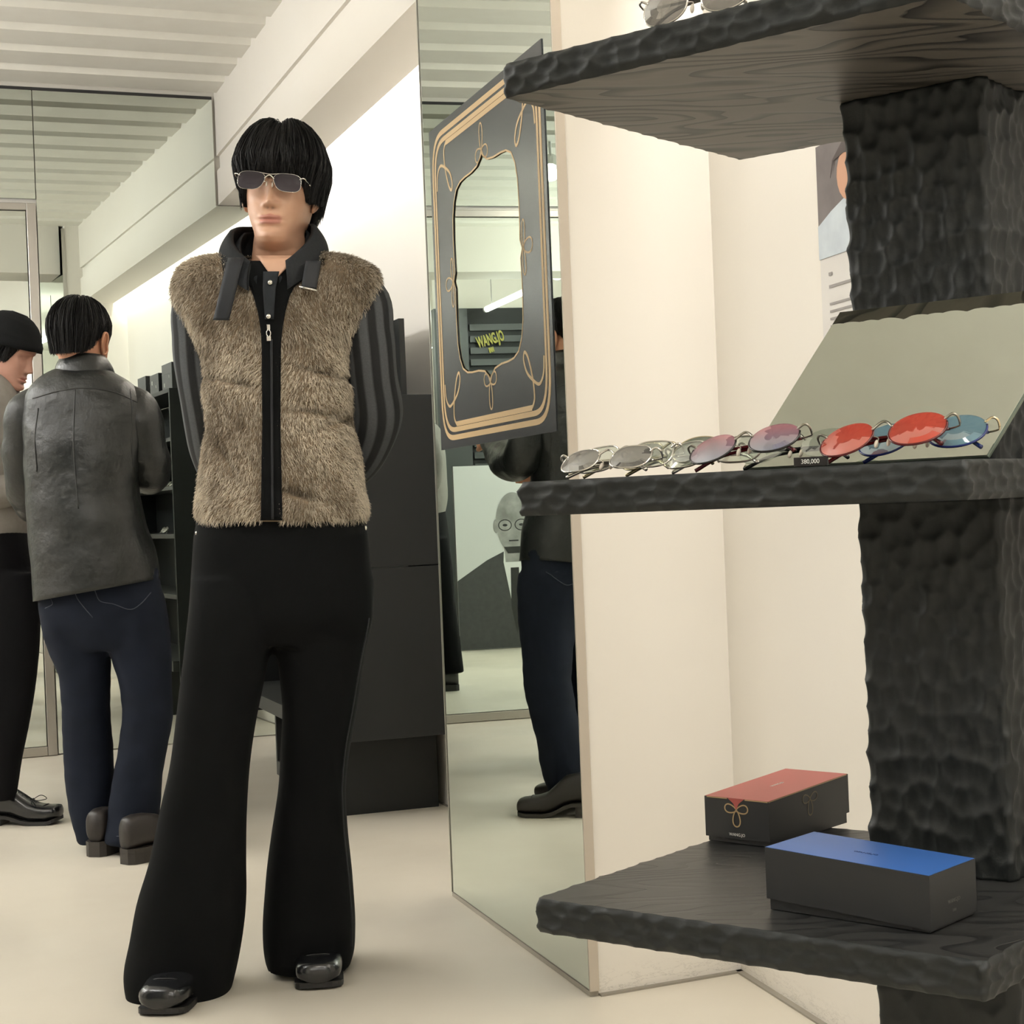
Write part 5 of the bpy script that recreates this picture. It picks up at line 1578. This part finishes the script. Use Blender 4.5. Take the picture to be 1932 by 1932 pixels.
h2 = hand_mb(W(258, 845, Y2 + .38), (-.1, .9, .25), (-.9, 0, -.3), -1, .4)
for h_ in (h1, h2): core.add(h_.arr(), h_.f)
fb_ = colored(fuse_mb(core, .007, 3), T2)
body.add(fb_.arr(), fb_.f, np.concatenate(fb_.c))
part('body', body, M['skin'], m2, True)
def low2(th):
    a = np.abs((np.asarray(th) + PI) % (2 * PI) - PI)
    return np.interp(a, [0, .7, 1.05, 1.3, 1.55, 1.8, 2.05, 2.4, PI], [.055, .05, .02, -.022, .012, .006, -.030, -.052, -.058])
def thick2(th, t):
    return np.interp(t, [0, .4, .8, 1.0, 1.3], [.022, .021, .015, .006, .004]) + 0 * np.asarray(th)
class _H: pass
def head_hair2(hp, place_fn, low, thick, n_str, jit, seed, parent):
    head_hair(hp, np.eye(3), place_fn, low, thick, n_str, jit, seed, parent, wid=.0026)
head_hair2(hp2, lambda P: place2((np.asarray(P).reshape(-1, 3) @ RP2.T @ RY2.T).reshape(np.asarray(P).shape)), low2, thick2, 4200, .05, 21, m2)
# jacket
jr = [(692, 118, 196, Y2 + .02, .06, .055, 0), (704, 92, 218, Y2 + .01, .085, .085, 0), (720, 70, 246, Y2, .10, .105, 0), (745, 52, 268, Y2, .115, .12, 0), (785, 46, 276, Y2, .125, .135, 0), (850, 50, 270, Y2, .13, .15, 0),
      (920, 54, 262, Y2, .13, .155, 0), (984, 57, 272, Y2, .14, .16, 2), (1050, 63, 288, Y2, .145, .165, 10), (1090, 66, 296, Y2, .148, .168, 18), (1113, 68, 299, Y2, .15, .168, 21)]
# front/back swapped: his back faces the camera
jr = [(a, b, c, d, f_, e, h_) for a, b, c, d, e, f_, h_ in jr]
jg = px_loft(jr, 72, 60, 2.4); jn = normals_of(jg)
jw = vnoise(jg.reshape(-1, 3) * [1.6, 1, .8], 16, 31).reshape(jg.shape[:2]) + .6 * vnoise(jg.reshape(-1, 3) * [1, 1, 2.2], 30, 33).reshape(jg.shape[:2])
fade = smoothstep(0, .15, np.linspace(0, 1, 60))[:, None]
jg = jg + jn * (.008 * jw * fade)[..., None]
jk = part('leather_jacket', MB().grid(jg, True, True, True), M['leather'], m2, True)
jX, jY = to_px(jg); jm = jg[..., 1] < Y2
def on_back(x, y, lift):
    d = np.where(jm, (jX - x) ** 2 + (jY - y) ** 2, 1e9).ravel(); k = np.argsort(d)[:4]; w_ = 1 / (d[k] + 3)
    return W(x, y, (jg[..., 1].ravel()[k] * w_).sum() / w_.sum() - lift)
for pts in ([(62, 752), (110, 738), (160, 732), (215, 740), (262, 760)], [(246, 735), (250, 780), (248, 840), (252, 905)], [(142, 735), (140, 780), (139, 840), (143, 900), (148, 960)], [(72, 770), (66, 830), (70, 890)]):
    part('seam', MB().tube([on_back(x, y, .0005) for x, y in spline(pts, 6)], .0022, 5), M['leather_seam'], jk, True)
CN = np.array([W(156, 690, Y2)[0], Y2 + .015, 0])
def zof(y): return W(156, y, Y2)[2]
vest_keep = vest; vest = jk
collar('collar', 150, ([150, 180], [1, 1]), ([150, 180], [1, 1]), ([150, 180], [1, 1]), ([150, 180], [1, 1]), .01, M['leather']) if False else None
def collar_back():
    PH = np.radians(np.linspace(-150, 150, 61))
    ro, rows_o, rows_i = None, [], []
    for q in np.linspace(0, 1, 7):
        o_, i_ = [], []
        for p_ in PH:
            a = abs(math.degrees(p_))
            zt, zb_ = zof(np.interp(a, [0, 90, 150], [668, 672, 700])), zof(np.interp(a, [0, 90, 150], [708, 705, 730]))
            r_ = np.interp(a, [0, 90, 150], [.092, .088, .11]) + (.070 - .092) * q + .006 * math.sin(q * PI)
            dv = np.array([math.sin(p_), -math.cos(p_), 0]); z_ = zb_ + (zt - zb_) * q
            o_.append(CN + dv * r_ + [0, 0, z_]); i_.append(CN + dv * (r_ - .007) + [0, 0, z_])
        rows_o.append(o_); rows_i.append(i_)
    G = np.concatenate([np.array(rows_o), np.array(rows_i)[::-1]]); G = np.concatenate([G, G[:1]])
    mb = MB(); mb.grid(G)
    for e_ in (0, 60): mb.f.append(tuple(i * 61 + e_ for i in range(len(G) - 1)))
    part('collar', mb, M['leather'], jk, True)
collar_back()
def sleeve2(path, rad, mat, parent, amp=.10, seed=6, name='sleeve'):
    R_ = interp_rows([tuple(p) + (r,) for p, r in zip(path, rad)], 44)
    mb = MB(); mb.tube(R_[:, :3], R_[:, 3], 32)
    a = mb.arr(); cen = np.repeat(R_[:, None, :3], 32, 1).reshape(-1, 3)
    mb.v = [a + (a - cen) * amp * vnoise(a * [1, 1, 1.6], 34, seed)[:, None]]
    return part(name, mb, mat, parent, True)
sleeve2([W(84, 742, Y2), W(58, 775, Y2), W(46, 840, Y2 + .02), W(50, 905, Y2 + .06), W(62, 945, Y2 + .14), W(92, 950, Y2 + .25), W(112, 938, Y2 + .335)], [.04, .066, .066, .066, .064, .055, .046], M['leather'], jk)
sleeve2([W(232, 742, Y2), W(256, 772, Y2), W(272, 830, Y2 + .01), W(283, 885, Y2 + .05), W(282, 895, Y2 + .14), W(270, 875, Y2 + .26), W(261, 852, Y2 + .355)], [.04, .066, .066, .066, .063, .055, .046], M['leather'], jk, seed=9)
vest = vest_keep
# jeans
jb = MB()
jb.grid(px_loft([(1060, 75, 296, Y2, .13, .13), (1110, 74, 303, Y2, .135, .13), (1150, 77, 312, Y2, .135, .125), (1190, 85, 317, Y2, .12, .11), (1225, 100, 312, Y2, .09, .08)], 48, 24, 2.4), True, True, True)
lL2 = [(1120, 75, 205, Y2, .12, .12), (1160, 78, 208, Y2, .12, .11), (1218, 91, 206, Y2 + .01, .10, .10), (1272, 112, 207, Y2 + .02, .088, .088), (1336, 118, 206, Y2 + .03, .08, .08), (1420, 121, 212, Y2 + .05, .078, .08), (1498, 128, 214, Y2 + .05, .078, .085), (1548, 137, 208, Y2 + .04, .075, .09), (1578, 146, 203, Y2 + .03, .07, .09), (1588, 148, 202, Y2 + .03, .07, .09)]
lR2 = [(1120, 190, 306, Y2, .12, .12), (1160, 196, 315, Y2, .12, .11), (1218, 206, 321, Y2, .10, .10), (1302, 229, 323, Y2 - .01, .085, .085), (1353, 232, 325, Y2 - .01, .08, .08), (1413, 224, 314, Y2 - .01, .076, .08), (1471, 214, 305, Y2 - .02, .078, .085), (1548, 203, 298, Y2 - .04, .08, .09), (1580, 200, 290, Y2 - .06, .08, .09), (1590, 200, 288, Y2 - .06, .08, .09)]
jb.grid(px_loft(lL2, 40, 50, 2.3), True, True, True); jb.grid(px_loft(lR2, 40, 50, 2.3), True, True, True)
je = fuse_mb(jb, .0085, 2)
a = je.arr(); je.v = [a + (vnoise(a * [1, 1, 2.6], 36, 41) * .004)[:, None] * np.array([.4, 1, 0])]
jn_ = part('jeans', je, M['denim'], m2, True)
jpx = np.stack(to_px(je.arr()), 1); jyy = je.arr()[:, 1]
def on_jean(x, y, lift=.001):
    d = (jpx[:, 0] - x) ** 2 + (jpx[:, 1] - y) ** 2 + np.where(jyy < Y2 + .03, 0, 1e6); k = np.argsort(d)[:3]
    return W(x, y, jyy[k].mean() - lift)
for pts in ([(172, 1098), (180, 1116), (189, 1134), (215, 1140), (245, 1150), (265, 1140), (285, 1118)], [(132, 1096), (140, 1115), (150, 1135), (175, 1165)], [(96, 1130), (99, 1140), (85, 1148)]):
    part('stitching', MB().tube([on_jean(x, y) for x, y in spline(pts, 6)], .0013, 4), M['stitch'], jn_, True)
for rows in (lL2, lR2):
    y, xl, xr, Yc, hf, hb = rows[-2]; P = []
    for q in np.linspace(-1, 1, 16):
        P.append(W((xl + xr) / 2 + q * (xr - xl) / 2 * .96, y - 2, Yc - hf * 1.02 * max(0, 1 - abs(q) ** 2.3) ** (1 / 2.3)))
    part('stitching', MB().tube(P, .0013, 4), M['stitch'], jn_, True)
dL, dR = np.array([.25, 1, 0]), np.array([.62, .78, 0]); dL /= np.linalg.norm(dL); dR /= np.linalg.norm(dR)
hLp = on_z(178, 1618, 0); hRp = on_z(234, 1632, 0)
shoe(hLp + dL * .285, dL, .285, .105, m2, M['shoe_brown'], M['heel_stack'], .034)
shoe(hRp + dR * .285, dR, .285, .105, m2, M['shoe_brown'], M['heel_stack'], .034)

# ------------------------------------------------------------------ the man in the black cap at the picture's edge
Y3 = 5.82
m3 = root('person', 'man in black cap and grey sweater looking down, cut by the picture edge', 'person', (W(-40, 1540, Y3)[0], Y3, 0))
M['cap_knit'] = pmat('black_cap_knit', srgb(17, 18, 19), .9, spec=.15, bump=(420, .4, .001))
M['sweater'] = pmat('grey_sweater', srgb(148, 144, 138), .9, bump=(300, .5, .002), vary=(40, srgb(134, 130, 124), .3))
M['trouser_black'] = pmat('black_cotton', srgb(15, 15, 17), .9, spec=.12)
M['sock'] = pmat('grey_sock', srgb(110, 112, 112), .9)
T3 = np.array(srgb(196, 150, 132))
C3 = W(-18, 652, Y3)
RP3 = np.array(Matrix.Rotation(math.radians(24), 3, 'X')); RY3 = euler(84, 0, 0)
g, col = head_grid(sx=.98, sz=1.0, tone=T3)
body = MB(); body.grid(rot_head(g, RP3) @ RY3.T + C3, True, True, True, col.reshape(-1, 4))
for sd in (-1, 1):
    e = ear_mb(sd, T3); e.xf(lambda a: rot_head(a + [0, -.002, -.004], RP3) @ RY3.T + C3); body.add(e.arr(), e.f, np.concatenate(e.c))
core = MB()
core.grid(px_loft([(722, -75, 0, Y3, .08, .08), (745, -95, 25, Y3, .12, .12), (850, -100, 30, Y3, .14, .14), (1000, -95, 30, Y3, .13, .13), (1060, -95, 30, Y3, .12, .12)], 28, 20), True, True, True)
aF = [W(-50, 770, Y3 - .19), W(-62, 860, Y3 - .20), W(-45, 925, Y3 - .18), W(20, 925, Y3 - .12), W(75, 905, Y3 - .05)]
aB = [W(-50, 770, Y3 + .19), W(-60, 860, Y3 + .20), W(-45, 925, Y3 + .18), W(20, 925, Y3 + .12), W(75, 905, Y3 + .05)]
for A_ in (aF, aB):
    l_ = limb(A_, [.048, .045, .040, .036, .028], 16, 22); core.add(l_.arr(), l_.f)
for h_ in (hand_mb(aF[-1], (.95, .2, .2), (0, .6, .6), 1, .4), hand_mb(aB[-1], (.95, -.2, .2), (0, -.6, .6), -1, .4)): core.add(h_.arr(), h_.f)
fb_ = colored(fuse_mb(core, .008, 3), T3); body.add(fb_.arr(), fb_.f, np.concatenate(fb_.c))
part('body', body, M['skin'], m3, True)
hp3 = dict(sx=.98, sz=1.0)
pl3 = lambda P: (np.asarray(P).reshape(-1, 3) - [0, .02, -.14]) @ RP3.T @ RY3.T + (np.array([0, .02, -.14]) @ RY3.T) + C3
plr = lambda P: pl3(P).reshape(np.asarray(P).shape)
def low3(th):
    a = np.abs((np.asarray(th) + PI) % (2 * PI) - PI)
    return np.interp(a, [0, .8, 1.1, 1.3, 1.6, 2.2, PI], [.045, .03, -.03, -.035, -.012, -.055, -.075])
head_hair(hp3, np.eye(3), plr, low3, lambda th, t: np.interp(t, [0, .8, 1, 1.3], [.010, .009, .006, .004]) + 0 * np.asarray(th), 2200, .06, 33, m3, wid=.0026)
def cap_shell():
    th = np.arange(72) * 2 * PI / 72; a = np.abs((th + PI) % (2 * PI) - PI)
    zl = np.interp(a, [0, 1.2, 1.7, PI], [.038, .022, .012, -.005])
    rows = []
    for t in np.linspace(0, 1, 22):
        z = zl + (.119 - zl) * np.cos(t * PI / 2) ** .8
        zc = np.clip(z, 0, .118); f_, b_, w_ = np.interp(zc, ZK, FK), np.interp(zc, ZK, BK), np.interp(zc, ZK, WK)
        off = .017 + .004 * (t > .86)
        nzv = np.clip(1.2 - t * 1.7, 0, 1)
        rows.append(np.stack([w_ * np.sin(th) + np.sin(th) * off, np.where(np.cos(th) > 0, -f_, -b_) * np.cos(th) - np.cos(th) * off, z + off * nzv], -1))
    rows.append(rows[-1] * [.90, .90, 1]); G = np.array(rows)
    part('cap', MB().grid(plr(G), True, True, False), M['cap_knit'], m3, True)
cap_shell()
sw = px_loft([(700, -58, 6, Y3, .07, .07), (716, -85, 22, Y3, .11, .11), (745, -112, 36, Y3, .17, .17), (800, -120, 46, Y3, .20, .20), (900, -122, 50, Y3, .20, .20), (975, -118, 55, Y3, .19, .19), (1000, -112, 55, Y3, .18, .18), (1012, -108, 50, Y3, .175, .175)], 48, 40, 2.3)
a = sw.reshape(-1, 3); sw = (a + (vnoise(a, 22, 51) * .006)[:, None] * np.array([1, .3, 0])).reshape(sw.shape)
swt = part('sweater', MB().grid(sw, True, True, True), M['sweater'], m3, True)
sleeve2([W(-40, 745, Y3 - .15), W(-52, 790, Y3 - .20), W(-62, 860, Y3 - .205), W(-45, 925, Y3 - .18), W(15, 925, Y3 - .125), W(58, 910, Y3 - .07)], [.05, .068, .066, .064, .055, .042], M['sweater'], swt, .06)
sleeve2([W(-40, 745, Y3 + .15), W(-52, 790, Y3 + .20), W(-62, 860, Y3 + .205), W(-45, 925, Y3 + .18), W(15, 925, Y3 + .125), W(58, 910, Y3 + .07)], [.05, .068, .066, .064, .055, .042], M['sweater'], swt, .06, 12)
pb = MB()
pb.grid(px_loft([(985, -108, 48, Y3, .17, .17), (1040, -112, 60, Y3, .18, .18), (1120, -114, 66, Y3, .18, .18), (1190, -105, 62, Y3, .16, .16)], 40, 20, 2.4), True, True, True)
pb.grid(px_loft([(1080, -100, 70, Y3 - .08, .09, .09), (1150, -95, 75, Y3 - .09, .09, .09), (1286, -70, 67, Y3 - .10, .08, .08), (1366, -60, 54, Y3 - .10, .075, .075), (1434, -54, 40, Y3 - .10, .07, .07), (1498, -50, 30, Y3 - .10, .065, .065), (1508, -48, 28, Y3 - .10, .065, .065)], 36, 40, 2.3), True, True, True)
pb.grid(px_loft([(1080, -105, 60, Y3 + .08, .09, .09), (1150, -110, 55, Y3 + .09, .09, .09), (1286, -110, 20, Y3 + .10, .08, .08), (1366, -115, 0, Y3 + .10, .075, .075), (1490, -120, -40, Y3 + .10, .065, .065)], 36, 40, 2.3), True, True, True)
pt_ = fuse_mb(pb, .009, 2)
part('trousers', pt_, M['trouser_black'], m3, True)
tp = on_z(112, 1556, 0)
shoe(tp + np.array([0, .03, 0]), (1, -.12), .285, .10, m3, M['shoe_leather'], M['sole_black'], .022, laces=M['sole_black'], toe_up=.014)
shoe(tp + np.array([-.17, .24, 0]), (1, .12), .285, .10, m3, M['shoe_leather'], M['sole_black'], .022, laces=M['sole_black'])
sk = [W(-8, 1500, Y3 - .10), W(-8, 1530, Y3 - .10)]
part('sock', MB().tube([np.array([tp[0] - .215, tp[1] + .045, .16]), np.array([tp[0] - .21, tp[1] + .045, .10])], .043, 20), M['sock'], m3, True)
